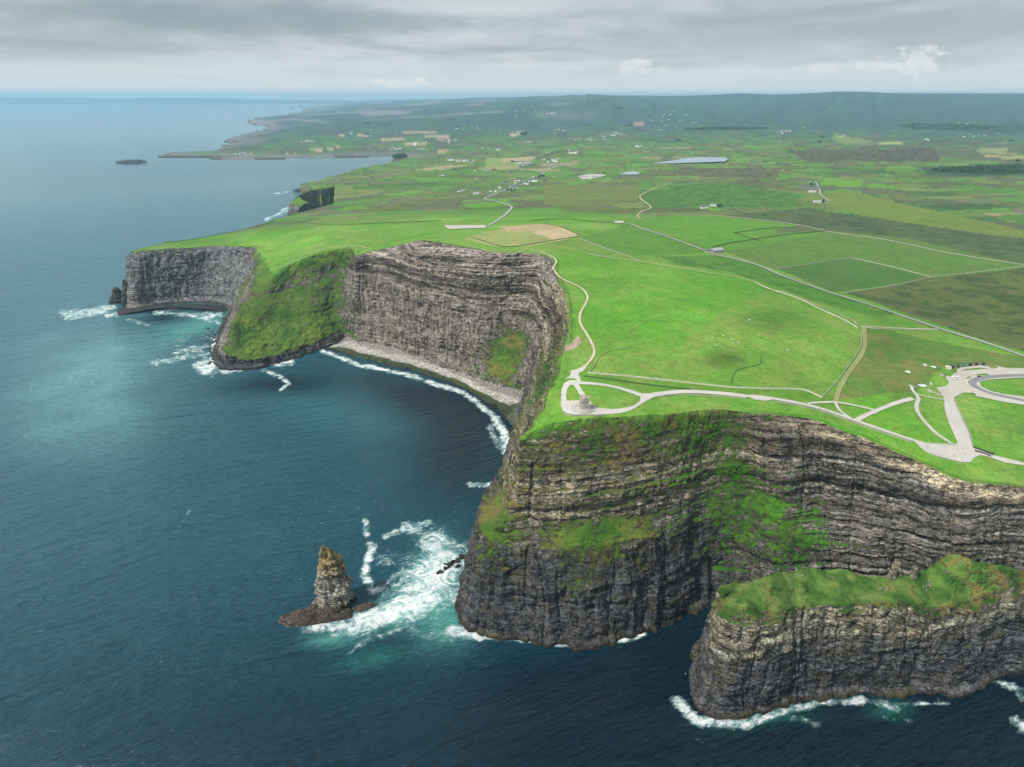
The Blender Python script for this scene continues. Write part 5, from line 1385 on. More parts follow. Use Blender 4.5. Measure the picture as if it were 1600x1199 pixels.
for nm_, pts_, w_, mt_, lb_ in [
 ('path', [(1262,631),(1285,629.5),(1305,629),(1330,633),(1350,637.5),(1368,641.5)], 3.2, M_PAVE, 'narrow path cutting inland of the cliff-top path'),
 ('path', [(1305,629.5),(1311,641),(1322,650),(1334,657.5)], 3.2, M_PAVE, 'short curved link path'),
 ('path', [(1335,659),(1352,650),(1375,640),(1400,630.5),(1426,623.5)], 5.2, M_PAVE, 'straight path climbing to the visitor mounds'),
 ('path', [(1424,603),(1426,611),(1431,617),(1435,624),(1432,634),(1434,645),(1445,660),(1462,677),(1478,688),(1489,695.5)], 4.0, M_PAVE, 'curved path from the mounds down to the viewing platform'),
 ('path', [(1433,617),(1450,621),(1474,625.5)], 2.2, M_PAVE, 'thin path joining the curved path to the walkway'),
 ('path', [(1452,610),(1460,615),(1476,620.5)], 3.5, M_PAVE, 'paved ramp beside the visitor mounds'),
 ('track', [(1306,628),(1310,612),(1318,596),(1332,575),(1346,555),(1351,540),(1350,512)], 5.0, M_TRACK, 'pale grassy track between two pastures'),
 ('path', [(915,573),(924,562),(928,554),(928,546),(921,530),(911,514),(906,503),(907,490),(914,477),(918,467),(915,458),(905,449),(890,442),(875,434),(867,425),(864,419),(869,411),(867,405),(860,401),(850,396.5),(838,392.5)], 2.8, M_GRAVEL, 'sandy coast path above the bay cliff'),
 ('path', [(838,392.5),(822,389.5),(810,395),(798,398),(782,399),(765,394),(745,388),(728,385)], 2.0, M_GRAVEL, 'faint sandy path along the highest cliff edge'),
 ('path', [(431,421),(455,411),(480,401),(510,389),(535,385),(560,385),(572,388)], 2.2, M_GRAVEL, 'pale path along the top of the grassy spur'),
 ('path', [(920,398),(960,404),(1000,409),(1050,417),(1110,427),(1140,431),(1165,437),(1185,444),(1200,452),(1230,458)], 3.0, M_GRAVEL, 'trodden farm track over the green hill'),
 ('path', [(1230,458),(1260,471),(1300,487),(1330,500),(1342,509),(1370,512),(1405,513.5),(1465,515)], 1.6, M_GRAVEL, 'thin pale track down to the field corner'),
 ('road', [(960,347),(985,351),(1005,358.5),(1050,373),(1110,395),(1170,410),(1230,434.5),(1310,462),(1380,484),(1450,508),(1520,530),(1600,557),(1720,597)], 8.0, M_ASPH, 'straight grey country road behind the green hill'),
 ('road', [(700,357),(735,356.5),(757,355),(770,349),(787,338),(799,326),(797,322),(780,316.5),(762,313),(758,310),(775,303),(790,297),(805,288),(822,282.5),(845,273.5),(850,271),(840,268),(822,266),(808,261),(815,256),(838,246),(862,237)], 8.5, M_ASPH, 'winding road up to the far village'),
 ('track', [(1001,343),(996,338),(1003,331),(1014,327),(1017,324),(1010,318),(1001,311),(1001,306),(1012,300),(1030,292),(1050,286)], 5.0, M_TAN, 'winding farm track in the middle distance'),
 ('track', [(1274,284),(1281,298),(1282,305),(1292,312),(1298,316),(1310,318)], 5.5, M_ASPH, 'lane past the far farm buildings'),
 ('path', [(920,583),(930,570),(935,560),(942,554),(955,548),(975,545),(985,542)], 1.0, M_TRACK, 'faint mown line in the pasture above the tower'),
 ('path', [(985,527),(984,518),(1000,508),(1020,500),(1045,495)], 1.0, M_TRACK, 'faint curving line in the pasture'),
 ]:
    ribbon(nm_, pts_, w_, mt_, lb_)
# curved seat steps on the viewing platform
M_STEP = simple('grey_step_stone', (.36, .34, .31), .85, .2, .6)
def arc_wall(name, pts, wdt, h, mat, label, cat, group=None, extra=0.0):
    P = hit([p[0] for p in pts], [p[1] for p in pts])[:, :2]; d = float(np.mean(np.hypot(P[:, 0], P[:, 1]))); C = resample(P, max(1.2, d * .0022))
    T = np.gradient(C, axis=0); T /= np.linalg.norm(T, axis=1, keepdims=True) + 1e-9; N = np.stack([-T[:, 1], T[:, 0]], 1); n = len(C)
    g = hgt(C[:, 0], C[:, 1]); s_ = np.arange(n); top = g + h * (1 + .12 * fbm(s_ / 2.0, 0 * s_ + P[0, 0], o=2, seed=77)) + extra
    a, b_ = C - N * wdt / 2, C + N * wdt / 2
    R_ = [np.concatenate([a, (g - .6)[:, None]], 1), np.concatenate([a + N * wdt * .12, top[:, None]], 1), np.concatenate([b_ - N * wdt * .12, top[:, None]], 1), np.concatenate([b_, (g - .6)[:, None]], 1)]
    V = np.array(R_).reshape(-1, 3); fl = grid_faces(4, n).reshape(-1, 4).tolist() + [[0, n, 2 * n, 3 * n], [n - 1, 4 * n - 1, 3 * n - 1, 2 * n - 1]]
    me = bpy.data.meshes.new(name); me.from_pydata(V.tolist(), [], fl); me.materials.append(mat)
    bm = bmesh.new(); bm.from_mesh(me); bmesh.ops.recalc_face_normals(bm, faces=bm.faces); bm.to_mesh(me); bm.free()
    o = bpy.data.objects.new(name, me); COL.objects.link(o); return tag(o, label, cat, group)
for i, pts in enumerate([[(1458,711),(1465,709),(1467,705),(1462,700)], [(1466,713),(1473,711),(1476,706),(1471,700)], [(1484,717),(1488,712),(1489,706),(1483,700)], [(1491,716),(1495,711),(1494,705),(1487,699)], [(1498,712),(1500,708),(1498,703),(1491,698)]]):
    arc_wall('curved_step', pts, 1.1, .45, M_STEP, ['innermost low curved stone step at the left end of the viewing platform', 'second low curved stone step from the left on the viewing platform', 'middle low curved stone step on the viewing platform', 'fourth low curved stone step from the left on the viewing platform', 'rightmost low curved stone step on the viewing platform'][i], 'step', 'curved steps on the viewing platform')

# stone walls, banks and hedges
M_WALL = simple('dry_stone', (.33, .31, .26), .95, .4, 1.2)
M_PALEWALL = simple('pale_flag_fence', (.50, .47, .40), .9, .25, 1.0)
M_HEDGE = simple('hedge_leaf', (.035, .065, .018), .95, .5, .5)
M_BANK = simple('turf_bank', (.050, .115, .02), .95, .4, .4)
WALLS = [
 ('stone_wall', [(1030,620.5),(1060,617.5),(1100,618.5),(1140,621),(1166,624)], .6, 1.1, M_WALL, 'low flag wall on the cliff side of the path just right of the tower loop'),
 ('stone_wall', [(1208,628),(1240,633),(1275,641),(1310,652),(1340,663),(1375,675),(1410,687),(1424,692)], .6, 1.1, M_WALL, 'low flag wall on the cliff side of the path down to the viewing platform'),
 ('stone_wall', [(1442,704.5),(1460,712.5),(1485,719.5),(1504,724)], .6, 1.1, M_WALL, 'low wall along the front edge of the viewing platform'),
 ('stone_wall', [(878,645),(890,649.5),(915,650.5),(945,650)], .6, 1.1, M_WALL, 'low wall along the front rim of the tower terrace'),
 ('stone_wall', [(1390,631.5),(1360,643.5),(1340,654)], .5, .8, M_WALL, 'low kerb wall up the left side of the straight path'),
 ('stone_wall', [(1441,658),(1458,676),(1478,690)], .5, .8, M_WALL, 'low kerb wall along the lower half of the curved path'),
 ('stone_wall', [(918,583),(950,586),(1000,590.5),(1070,598),(1140,605.5),(1200,608),(1240,608.5),(1260,611),(1285,622.5)], 1.0, 1.3, M_PALEWALL, 'long pale stone wall behind the tower running along the bottom of the pasture'),
 ('bank', [(912,588.5),(950,593),(1000,600),(1050,606),(1080,608.5)], 2.2, 1.0, M_BANK, 'dark green bank between the tower loop and the long pale wall'),
 ('stone_wall', [(1347,514),(1345,540),(1336,556),(1317,584),(1299,606),(1284,622)], .9, 1.2, M_WALL, 'stone wall down the left side of the grassy track'),
 ('stone_wall', [(1434,690),(1447,693.3),(1470,694.8),(1486,695)], .8, 1.1, M_PALEWALL, 'low wall along the back of the viewing platform'),
 ('stone_wall', [(1492,625),(1497,640),(1506,660),(1514,674),(1518,688),(1519.5,698)], .8, 1.2, M_WALL, 'stone wall down the right side of the walkway'),
 ('stone_wall', [(1521,700.5),(1535,705.3),(1552,711)], 1.6, 1.8, simple('dark_panel', (.05,.045,.045), .8, .2, 1), 'dark wall panels at the start of the right-hand cliff path'),
 ('stone_wall', [(1523,705.5),(1535,709),(1548,714)], 1.4, 1.6, simple('dark_panel_low', (.045,.04,.04), .8, .2, 1), 'second row of dark wall panels nearer the cliff'),
 ('hedge', [(1112,386.5),(1148,379),(1200,371),(1245,365.5),(1290,361)], 2.0, 1.4, M_HEDGE, 'dark hedge across the upper pasture beside the road'),
 ('hedge', [(1146,364.5),(1170,361),(1200,357),(1245,355)], 2.0, 1.3, M_HEDGE, 'short dark hedge in the upper pasture'),
 ('hedge', [(1150,365),(1172,372),(1192,379)], 2.0, 1.3, M_HEDGE, 'hedge slanting down the upper pasture'),
 ('stone_wall', [(1290,361.5),(1320,366),(1360,371),(1400,378),(1450,389),(1520,402),(1600,414),(1700,430)], 1.6, 1.4, M_WALL, 'long stone wall along the far side of the big pasture'),
 ('stone_wall', [(1210,421.5),(1250,415.5),(1290,409.5),(1330,403.5)], 1.6, 1.3, M_WALL, 'stone wall along the top of the dark square field'),
 ('stone_wall', [(1330,403.5),(1370,412),(1410,421.5),(1455,433)], 1.6, 1.3, M_WALL, 'stone wall down the right side of the dark square field'),
 ('stone_wall', [(1316,459.5),(1350,454),(1400,446),(1455,434),(1520,426),(1600,416),(1700,402)], 1.8, 1.4, M_WALL, 'stone wall between the dark square field and the brown moor'),
 ('stone_wall', [(1000,344.5),(1030,336),(1060,335),(1110,336.5),(1180,343),(1250,352),(1290,361)], 1.6, 1.2, M_WALL, 'wall along the top of the vivid green field'),
 ('stone_wall', [(1345,511),(1370,513.8),(1420,515),(1466,516.5)], 1.0, 1.2, M_PALEWALL, 'pale wall along the top of the rough pasture'),
 ('stone_wall', [(1180,442),(1204,452.5),(1240,464),(1275,480),(1310,496),(1332,508),(1340,513)], 1.0, 1.2, M_PALEWALL, 'pale wall curving down beside the thin track'),
 ('bank', [(1142,600.5),(1146,588),(1150,580),(1165,574.5),(1180,572.5),(1189,567),(1189,559)], 1.6, .5, M_BANK, 'dark winding ditch bank in the lower pasture'),
 ('stone_wall', [(1110,397),(1150,405),(1205,421)], 1.0, 1.0, M_WALL, 'roadside wall below the hedge'),
 ('bank', [(740,372),(790,386),(850,378),(905,369)], 2.4, 1.0, M_BANK, 'dark bank round the near side of the straw field'),
 ('bank', [(850,350),(880,356),(906,368)], 2.2, 1.2, M_BANK, 'dark bank at the right end of the straw field'),
 ('bank', [(256,379),(290,376),(340,367),(400,355),(430,345)], 2.6, 1.2, M_BANK, 'dark green bank along the far cliff top'),
 ('hedge', [(690,345),(600,349),(520,352),(450,346)], 2.2, 1.4, M_BANK, 'long low bank crossing the green hill inland of the spur'),
 ('stone_wall', [(905,372),(950,390),(975,398),(1000,409)], 1.0, 1.0, M_WALL, 'wall dropping over the hill right of the straw field'),
 ('hedge', [(960,349),(930,347),(880,343),(830,345)], 2.0, 1.6, M_HEDGE, 'hedge behind the straw field'),
]
for nm_, pts_, w_, h_, mt_, lb_ in WALLS:
    arc_wall(nm_, pts_, w_, h_, mt_, lb_, {'stone_wall': 'wall', 'hedge': 'hedge', 'bank': 'bank'}[nm_])

# ------------------------------------------------------------------ the round stone tower
M_TSTONE = simple('tower_stone', (.36, .33, .27), .9, .35, 1.5, bump=.6)
M_TDARK = simple('tower_opening', (.02, .02, .022), .6)
M_TTRIM = simple('tower_trim', (.46, .43, .37), .9, .2, 2.0)
tp = gp(911, 638.5)
tower = empty('stone_tower', (tp.x, tp.y, tp.z)); tag(tower, 'round grey stone tower with battlements and a small attached turret', 'tower')
mb = MB(); mb.cyl(0, 0, -.5, 10.5, 3.9, 3.5, 28); mb.build('wall', M_TSTONE, tower)
mb = MB(); mb.cyl(0, 0, 10.5, 11.0, 3.85, 3.85, 28); mb.build('cornice', M_TTRIM, tower)
for i in range(10):
    a = 2 * math.pi * i / 10; vs = []; mb = MB()
    for r in (3.0, 3.7):
        for da in (-.19, .19):
            for z in (11.0, 12.4): vs.append((r * math.cos(a + da), r * math.sin(a + da), z))
    mb.add(vs, [(0, 1, 3, 2), (4, 6, 7, 5), (0, 4, 5, 1), (2, 3, 7, 6), (1, 5, 7, 3), (0, 2, 6, 4)])
    mb.build('merlon', M_TSTONE, tower)
mb = MB(); mb.box(1.8, 5.2, -3.6, .6, -.5, 12.6); tu = mb.build('turret', M_TSTONE, tower)
for (x0, y0) in ((1.8, -3.6), (4.4, -3.6), (1.8, -.2), (4.4, -.2)):
    mb = MB(); mb.box(x0, x0 + .8, y0, y0 + .8, 12.6, 13.8); mb.build('merlon', M_TSTONE, tu)
for (x0, z0, w_, h_) in ((2.9, 2.2, .9, 1.9), (3.0, 6.6, .8, 1.6), (3.0, 9.7, .7, 1.2)):
    mb = MB(); mb.box(x0, x0 + w_, -3.68, -3.4, z0, z0 + h_); mb.build('window', M_TDARK, tower)
for a, z0 in ((-1.9, 6.5), (-2.2, 2.0), (-2.75, 6.3)):
    mb = MB(); c_, s_ = math.cos(a), math.sin(a); r = 3.62; t_ = Vector((-s_, c_))
    pts_ = []
    for rr in (r - .3, r + .12):
        for q in (-.4, .4):
            for z in (z0, z0 + 1.6): pts_.append((rr * c_ + t_.x * q, rr * s_ + t_.y * q, z))
    mb.add(pts_, [(0, 1, 3, 2), (4, 6, 7, 5), (0, 4, 5, 1), (2, 3, 7, 6), (1, 5, 7, 3), (0, 2, 6, 4)]); mb.build('window', M_TDARK, tower)
# ring steps of the plinth
for r0, h_, nm2 in ((11.0, .45, 'outer'), (8.2, .9, 'inner')):
    mb = MB(); n = 56; vs = []
    for i in range(n):
        a = 2 * math.pi * i / n
        for r, z in ((r0, -.8), (r0 - .05, h_), (r0 - 1.0, h_), (r0 - 1.1, -.8)): vs.append((r * math.cos(a), r * math.sin(a), z))
    fl = []
    for i in range(n):
        j = (i + 1) % n
        for k in range(3): fl.append((i * 4 + k, j * 4 + k, j * 4 + k + 1, i * 4 + k + 1))
    mb.add(vs, fl); o = mb.build('plinth_step', M_STEP if r0 > 9 else M_TTRIM, tower)

# ------------------------------------------------------------------ visitor building under the mounds
M_GLASS = simple('pale_glass', (.55, .60, .62), .15, .08, .5)
M_FRAME = simple('white_render', (.50, .50, .47), .7, .08, .8)
M_DARKDOOR = simple('dark_opening', (.018, .018, .02), .5)
vc = gp(1442, 603); vroot = empty('visitor_centre', vc); tag(vroot, 'visitor building sunk under grassy mounds with pale eyebrow windows', 'building')
def eyebrow(px, py, wpx, hpx, name='window', turn=0.0, mat=None):
    p = gp(px, py); d_ = math.sqrt(p.x**2 + p.y**2 + (CAMZ - p.z)**2); W = wpx / FPX * d_ / 2; Hh = hpx / FPX * d_ / .72
    mb = MB(); pts_ = [(-W * 1.0, -.6)] + [(-W * math.cos(a), Hh * math.sin(a) * .95) for a in np.linspace(0, math.pi, 11)] + [(W, -.6)]
    mb.prism(pts_, -.35, .25)
    o = mb.build(name, mat or M_FRAME); o.parent = vroot
    o.location = (p.x - vc.x, p.y - vc.y, p.z - vc.z); o.rotation_euler = (R(-28), 0, turn)
    mg = MB(); mg.prism([(q[0] * .86, q[1] * .84) for q in pts_], -.46, -.30); g_ = mg.build('pane', M_GLASS, o)
    return o
eyebrow(1440, 604, 14, 2.6); eyebrow(1455, 601, 3.5, 2.6, turn=.5); eyebrow(1418, 582, 7.5, 2.0, turn=-.3); eyebrow(1445, 571, 5.5, 1.5); eyebrow(1458, 574, 7, 1.4, turn=-.5)
def dark_slot(px, py, L_, W_, h_, rz, name, parent=None, label=None):
    p = gp(px, py); mb = MB(); mb.box(-L_ / 2, L_ / 2, -W_ / 2, W_ / 2, -.5, h_)
    o = mb.build(name, M_DARKDOOR, parent)
    base = Vector((vc.x, vc.y, vc.z)) if parent else Vector((0, 0, 0)); o.location = p - base; o.rotation_euler = (0, 0, rz)
    mb = MB()
    for s_ in (-1, 1): mb.box(-L_ / 2 - .4, L_ / 2 + .4, s_ * (W_ / 2 + .35) - .35, s_ * (W_ / 2 + .35) + .35, -.5, h_ + .25)
    mb.build('side_wall', M_PALEWALL, o)
    return o
dark_slot(1423.5, 604, 9.0, 2.2, .5, R(112), 'stairway', vroot); dark_slot(1452, 611, 6.5, 1.8, .5, R(125), 'stairway', vroot); dark_slot(1470.5, 587, 3.0, 1.5, 1.6, 0, 'entrance', vroot)

# ------------------------------------------------------------------ row of small shops in the bank
SHOPC = [('black', (.02, .02, .024)), ('slate grey', (.11, .12, .15)), ('turquoise', (.08, .34, .36)), ('navy', (.02, .03, .06)), ('maroon', (.10, .012, .03)), ('steel blue', (.05, .09, .16))]
spx = [(1487.5, 575.5), (1496, 574), (1505, 572.8), (1515, 571.8), (1525, 571), (1535.5, 570.6)]
m_sw = simple('shop_wall', (.24, .22, .19), .9, .3, 1.2); m_sr = simple('shop_turf_roof', (.05, .11, .02), .95, .3, .5)
for (nm_, c_), (px, py) in zip(SHOPC, spx):
    p = gp(px, py); r_ = empty('shop', p); r_.rotation_euler = (0, 0, R(-8))
    tag(r_, f'small {nm_} fronted shop unit set in the grassy bank by the entrance area', 'shop', 'row of shop units in the grassy bank')
    mb = MB(); mb.box(-2.7, -2.2, -1.5, 3.5, -.5, 3.1); mb.box(2.2, 2.7, -1.5, 3.5, -.5, 3.1); mb.box(-2.2, 2.2, 2.9, 3.5, -.5, 3.0); mb.build('wall', m_sw, r_)
    mb = MB(); mb.box(-2.2, 2.2, -.6, -.3, -.2, 2.9); f_ = mb.build('front', simple('front_' + nm_.replace(' ', '_'), c_, .5, .15, 1.0), r_)
    mb = MB(); mb.box(-.5, .6, -.72, -.62, -.1, 2.1); mb.build('door', M_DARKDOOR, f_)
    mb = MB(); mb.box(-2.75, 2.75, -.9, 3.6, 3.1, 3.45); mb.build('roof', m_sr, r_)
p = gp(1481.5, 576.5); hut = empty('hut', p); hut.rotation_euler = (0, 0, R(-20)); tag(hut, 'cream and white cabin at the left end of the row of shops', 'cabin')
mb = MB(); mb.box(-3, 3, -1.8, 1.8, -.5, 2.5); mb.build('wall', simple('cream_wall', (.62, .56, .46), .8, .1, 1), hut)
mb = MB(); mb.prism([(-3.3, 2.5), (3.3, 2.5), (3.0, 2.9), (0, 3.5), (-3.0, 2.9)], -2.0, 2.0); mb.build('roof', simple('cream_roof', (.66, .58, .50), .8, .1, 1), hut)
mb = MB(); mb.box(.6, 1.5, -1.95, -1.75, -.2, 1.9); mb.build('door', M_FRAME, hut)

# ------------------------------------------------------------------ vehicles
M_TYRE = simple('tyre_rubber', (.02, .02, .02), .9); M_WIN = simple('car_glass', (.03, .035, .04), .1); M_LAMP = simple('lamp_lens', (.7, .7, .65), .2)
def vehicle(name, L_, W_, Hh, paint, prof, winp, label, cat, px, py, rz, group=None):
    p = gp(px, py); r_ = empty(name, p + Vector((0, 0, .30))); r_.rotation_euler = (0, 0, rz); tag(r_, label, cat, group)
    mb = MB(); mb.prism([(a * L_, b_ * Hh) for a, b_ in prof], -W_ / 2, W_ / 2); mb.build('body', paint, r_)
    mb = MB(); mb.prism([(a * L_, b_ * Hh) for a, b_ in winp], -W_ / 2 - .03, W_ / 2 + .03); mb.build('window', M_WIN, r_)
    for sx_ in (-.32, .32):
        for sy_ in (-1, 1):
            mb = MB(); mb.cyl(sx_ * L_, .34, sy_ * W_ / 2 - .12, sy_ * W_ / 2 + .12, .36, .36, 14, axis='y'); mb.build('wheel', M_TYRE, r_)
    for sy_ in (-1, 1):
        mb = MB(); mb.box(L_ / 2 - .06, L_ / 2 + .03, sy_ * W_ * .36 - .18, sy_ * W_ * .36 + .18, Hh * .32, Hh * .42); mb.build('headlight', M_LAMP, r_)
    return r_
CARP = [(-.5, .16), (.5, .16), (.5, .45), (.47, .55), (.24, .62), (.10, .98), (-.30, 1.0), (-.44, .64), (-.5, .58)]
CARW = [(.19, .63), (.08, .93), (-.28, .94), (-.39, .65)]
VANP = [(-.5, .14), (.5, .14), (.5, .42), (.40, .56), (.31, .97), (.27, 1.0), (-.49, 1.0), (-.5, .95)]
VANW = [(.36, .58), (.29, .90), (-.44, .90), (-.44, .58)]
m_white = simple('white_paint', (.80, .80, .80), .3); m_navy = simple('navy_paint', (.015, .02, .035), .3)
vehicle('minibus', 7.4, 2.2, 2.7, m_white, VANP, VANW, 'long white minibus parked on the paving beside the grassy mound', 'minibus', 1491, 592, R(172))
vehicle('car', 4.4, 1.8, 1.5, m_navy, CARP, CARW, 'dark car stopped beside the small grass island on the turning loop', 'car', 1529.5, 589.5, R(4))
PC_ = [('silver', (.45, .46, .47)), ('white', (.78, .78, .78)), ('black', (.02, .02, .02)), ('red', (.30, .02, .02)), ('blue', (.03, .08, .25))]
paints = {n: simple(n + '_paint', c, .3) for n, c in PC_}
first = {}
seq = ['white', 'silver', 'white', 'black', 'silver', 'white', 'red', 'white', 'silver', 'blue', 'white', 'silver']
for i, cn in enumerate(seq):
    px = 702 + i * 4.6; py = 353.8 + .5 * math.sin(i)
    if cn not in first:
        first[cn] = vehicle('car', 4.4, 1.8, 1.5, paints[cn], CARP, CARW, f'{cn} car in the distant roadside car park left of the straw field', 'car', px, py, R(80), 'cars in the distant car park')
    else:
        c = copy_tree(first[cn]); c.location = gp(px, py) + Vector((0, 0, .3)); c.rotation_euler = (0, 0, R(80 + 12 * math.sin(i * 3)))
paving('car_park', [(694,352.6),(757,352.4),(760,357),(700,359)], [], M_PAVE2, 'small roadside car park left of the straw field', 8)
# the pale turning place at the head of the straight road
o = paving('lay_by', [(959,347),(966,345.8),(974,346.3),(975,348.5),(966,349.5),(960,349)], [], M_PAVE, 'pale turning place at the far end of the straight road', 6)
arc_wall('bench', [(1510,625),(1511,630)], .6, .5, M_STEP, 'grey bench slab beside the walkway wall', 'bench')

# ------------------------------------------------------------------ people
def skin_body(name, J, E, mat_assign, mats, sub=1, z0=0):
    """J: list of (x,y,z,r); E edges"""
    me = bpy.data.meshes.new(name); me.from_pydata([j[:3] for j in J], E, []); o = bpy.data.objects.new(name, me); COL.objects.link(o)
    md = o.modifiers.new('skin', 'SKIN'); 
    for i, j in enumerate(J): me.skin_vertices[0].data[i].radius = (j[3], j[3] if len(j) < 5 else j[4])
    me.skin_vertices[0].data[0].use_root = True
    if sub: o.modifiers.new('sub', 'SUBSURF').levels = sub; o.modifiers['sub'].render_levels = sub
    dg = bpy.context.evaluated_depsgraph_get(); dg.update(); m2 = bpy.data.meshes.new_from_object(o.evaluated_get(dg))
    bpy.data.objects.remove(o); m2.name = name
    m2.materials.clear()
    for m in mats: m2.materials.append(m)
    mi = [mat_assign(p.center) for p in m2.polygons]; m2.polygons.foreach_set('material_index', mi); m2.polygons.foreach_set('use_smooth', [True] * len(mi))
    return m2
PJ = [(0,0,.95,.15,.11),(0,0,1.15,.14,.10),(0,0,1.38,.17,.10),(0,0,1.50,.06,.06),(0,.01,1.60,.085,.10),(0,.01,1.71,.075,.09),
      (.10,0,.88,.085,.085),(.12,.04,.48,.06,.06),(.12,.0,.09,.045,.045),(.12,.12,.04,.045,.035),(-.10,0,.88,.085,.085),(-.12,-.10,.48,.06,.06),(-.12,-.18,.09,.045,.045),(-.12,-.06,.04,.045,.035),
      (.22,0,1.40,.05,.05),(.27,.02,1.12,.042,.042),(.26,.12,.88,.035,.035),(.26,.16,.80,.03,.02),(-.22,0,1.40,.05,.05),(-.27,-.02,1.12,.042,.042),(-.26,.06,.88,.035,.035),(-.26,.10,.80,.03,.02)]
PE = [(0,1),(1,2),(2,3),(3,4),(4,5),(0,6),(6,7),(7,8),(8,9),(0,10),(10,11),(11,12),(12,13),(2,14),(14,15),(15,16),(16,17),(2,18),(18,19),(19,20),(20,21)]
m_skin = simple('skin', (.45, .28, .20), .6); m_hair = simple('hair', (.04, .025, .015), .8); m_jeans = simple('dark_trousers', (.03, .035, .05), .9); m_shoe = simple('shoe', (.03, .03, .03), .7)
def pm(c):
    if c.z > 1.69 or (c.z > 1.58 and c.y < -.01): return 3
    if c.z > 1.50: return 0
    if abs(c.x) > .2 and c.z < .90: return 0
    if c.z > .93: return 1
    return 2 if c.z > .10 else 4
JC = {'dark blue': (.02, .03, .09), 'red': (.35, .03, .03), 'black': (.015, .015, .018), 'pale grey': (.45, .45, .45), 'yellow': (.55, .40, .05)}
pbase = {}
for cn, cc in JC.items():
    pbase[cn] = skin_body('person', PJ, PE, pm, [m_skin, simple('jacket_' + cn.replace(' ', '_'), cc, .8), m_jeans, m_hair, m_shoe])
PEOPLE = [(903.6,588,'dark blue','on the small upper terrace'),(906.5,612,'black','on the ramp up to the stone tower'),(896.5,646,'black','at the left rim of the tower terrace'),(909,646.8,'dark blue','at the middle rim of the tower terrace'),(921.5,644.8,'red','at the right rim of the tower terrace'),
 (1281,641,'red','on the cliff-top path, left one of a pair'),(1293,645,'black','on the cliff-top path, right one of a pair'),(1332,656,'pale grey','where the cliff-top path forks'),(1375,669.5,'dark blue','on the cliff-top path below the rough slope'),
 (1494,586.5,'dark blue','behind the white minibus'),(1502.5,587.5,'black','right of the white minibus'),(1504.8,590,'red','right of the white minibus'),(1503,593.5,'black','on the entrance area'),(1508,594.5,'dark blue','on the entrance area'),(1503,599,'pale grey','on the entrance area'),
 (1507.5,599.3,'black','on the entrance area'),(1512.5,599.8,'red','on the entrance area'),(1524,593.8,'black','at the bend of the dark turning loop'),(1503,614.5,'black','at the corner of the grass by the walkway'),(1486.5,645,'black','halfway down the walkway'),(1508,682,'pale grey','by the wall low on the walkway'),
 (1498,690.5,'dark blue','where the walkway meets the viewing platform'),(1486.5,693.5,'black','at the end of the curved path'),(1503,703,'black','at the top of the curved steps'),(1506,711,'dark blue','right of the curved steps'),(1503.5,718,'black','at the front edge of the viewing platform'),(1457,711,'black','at the left front edge of the viewing platform'),
 (1490,714,'red','among the curved steps'),(907,507,'black','on the sandy coast path'),(1345,661,'yellow','just right of the path fork'),(1447,700,'dark blue','at the left end of the viewing platform'),(926,566,'red','on the lower end of the sandy coast path')]
grp = {}
for i, (px, py, cn, where) in enumerate(PEOPLE):
    o = bpy.data.objects.new('person', pbase[cn]); COL.objects.link(o); p = gp(px, py)
    o.location = p + Vector((0, 0, float(lift(p.x, p.y)) + .25)); o.rotation_euler = (0, 0, (i * 2.399) % 6.28)
    tag(o, f'person in a {cn} jacket {where}', 'person', 'visitors on the cliff-top paths')

# ------------------------------------------------------------------ cattle
CJ = [(0,0,1.05,.38,.34),(.55,0,1.08,.36,.32),(-.6,0,1.08,.34,.32),(.95,0,1.15,.24,.22),(1.2,0,1.22,.15,.15),(1.45,0,1.05,.13,.12),(1.68,0,.88,.09,.08),
      (.6,.2,.62,.11,.11),(.6,.22,.32,.07,.07),(.6,.22,.03,.07,.06),(.6,-.2,.62,.11,.11),(.6,-.22,.32,.07,.07),(.66,-.22,.03,.07,.06),
      (-.68,.2,.68,.13,.13),(-.76,.22,.36,.075,.075),(-.70,.22,.03,.07,.06),(-.68,-.2,.68,.13,.13),(-.76,-.22,.36,.075,.075),(-.72,-.22,.03,.07,.06),(-.92,0,1.2,.05,.05),(-.99,0,.6,.03,.03)]
CE = [(0,1),(1,3),(3,4),(4,5),(5,6),(0,2),(1,7),(7,8),(8,9),(1,10),(10,11),(11,12),(2,13),(13,14),(14,15),(2,16),(16,17),(17,18),(2,19),(19,20)]
cowm = {}
for cn, c1 in (('white', (.70, .66, .58)), ('tan', (.48, .25, .08)), ('black', (.025, .022, .02))):
    mm = simple('cow_' + cn, c1, .8, .2, 1.2)
    cowm[cn] = skin_body('cow', CJ, CE, lambda c: 0, [mm])
COWS = [(1096.5,534,'white'),(1113.5,529,'white'),(1123,525.5,'tan'),(1129.5,526,'white'),(1142.5,527.5,'white'),(1144.5,532,'white'),(1146.5,537.5,'white'),(1153,536.5,'white'),(1155,539,'white'),(1119,541.5,'white'),(1089,544,'tan'),(1073,546,'tan'),
 (1155,569.5,'tan'),(1190.5,524.5,'tan'),(1170.5,501,'white'),(1219.5,548,'tan'),(1230,548.5,'white'),(906,418,'white'),(913,415,'tan'),(877,426.5,'white'),(891,423.5,'tan'),(893,429,'tan'),(880,418,'tan'),
 (1162,405.5,'black'),(1197.5,397,'black'),(1210,404,'white'),(1100,488,'white'),(1380,316,'white'),(1388,322,'white'),(1325,314,'white')]
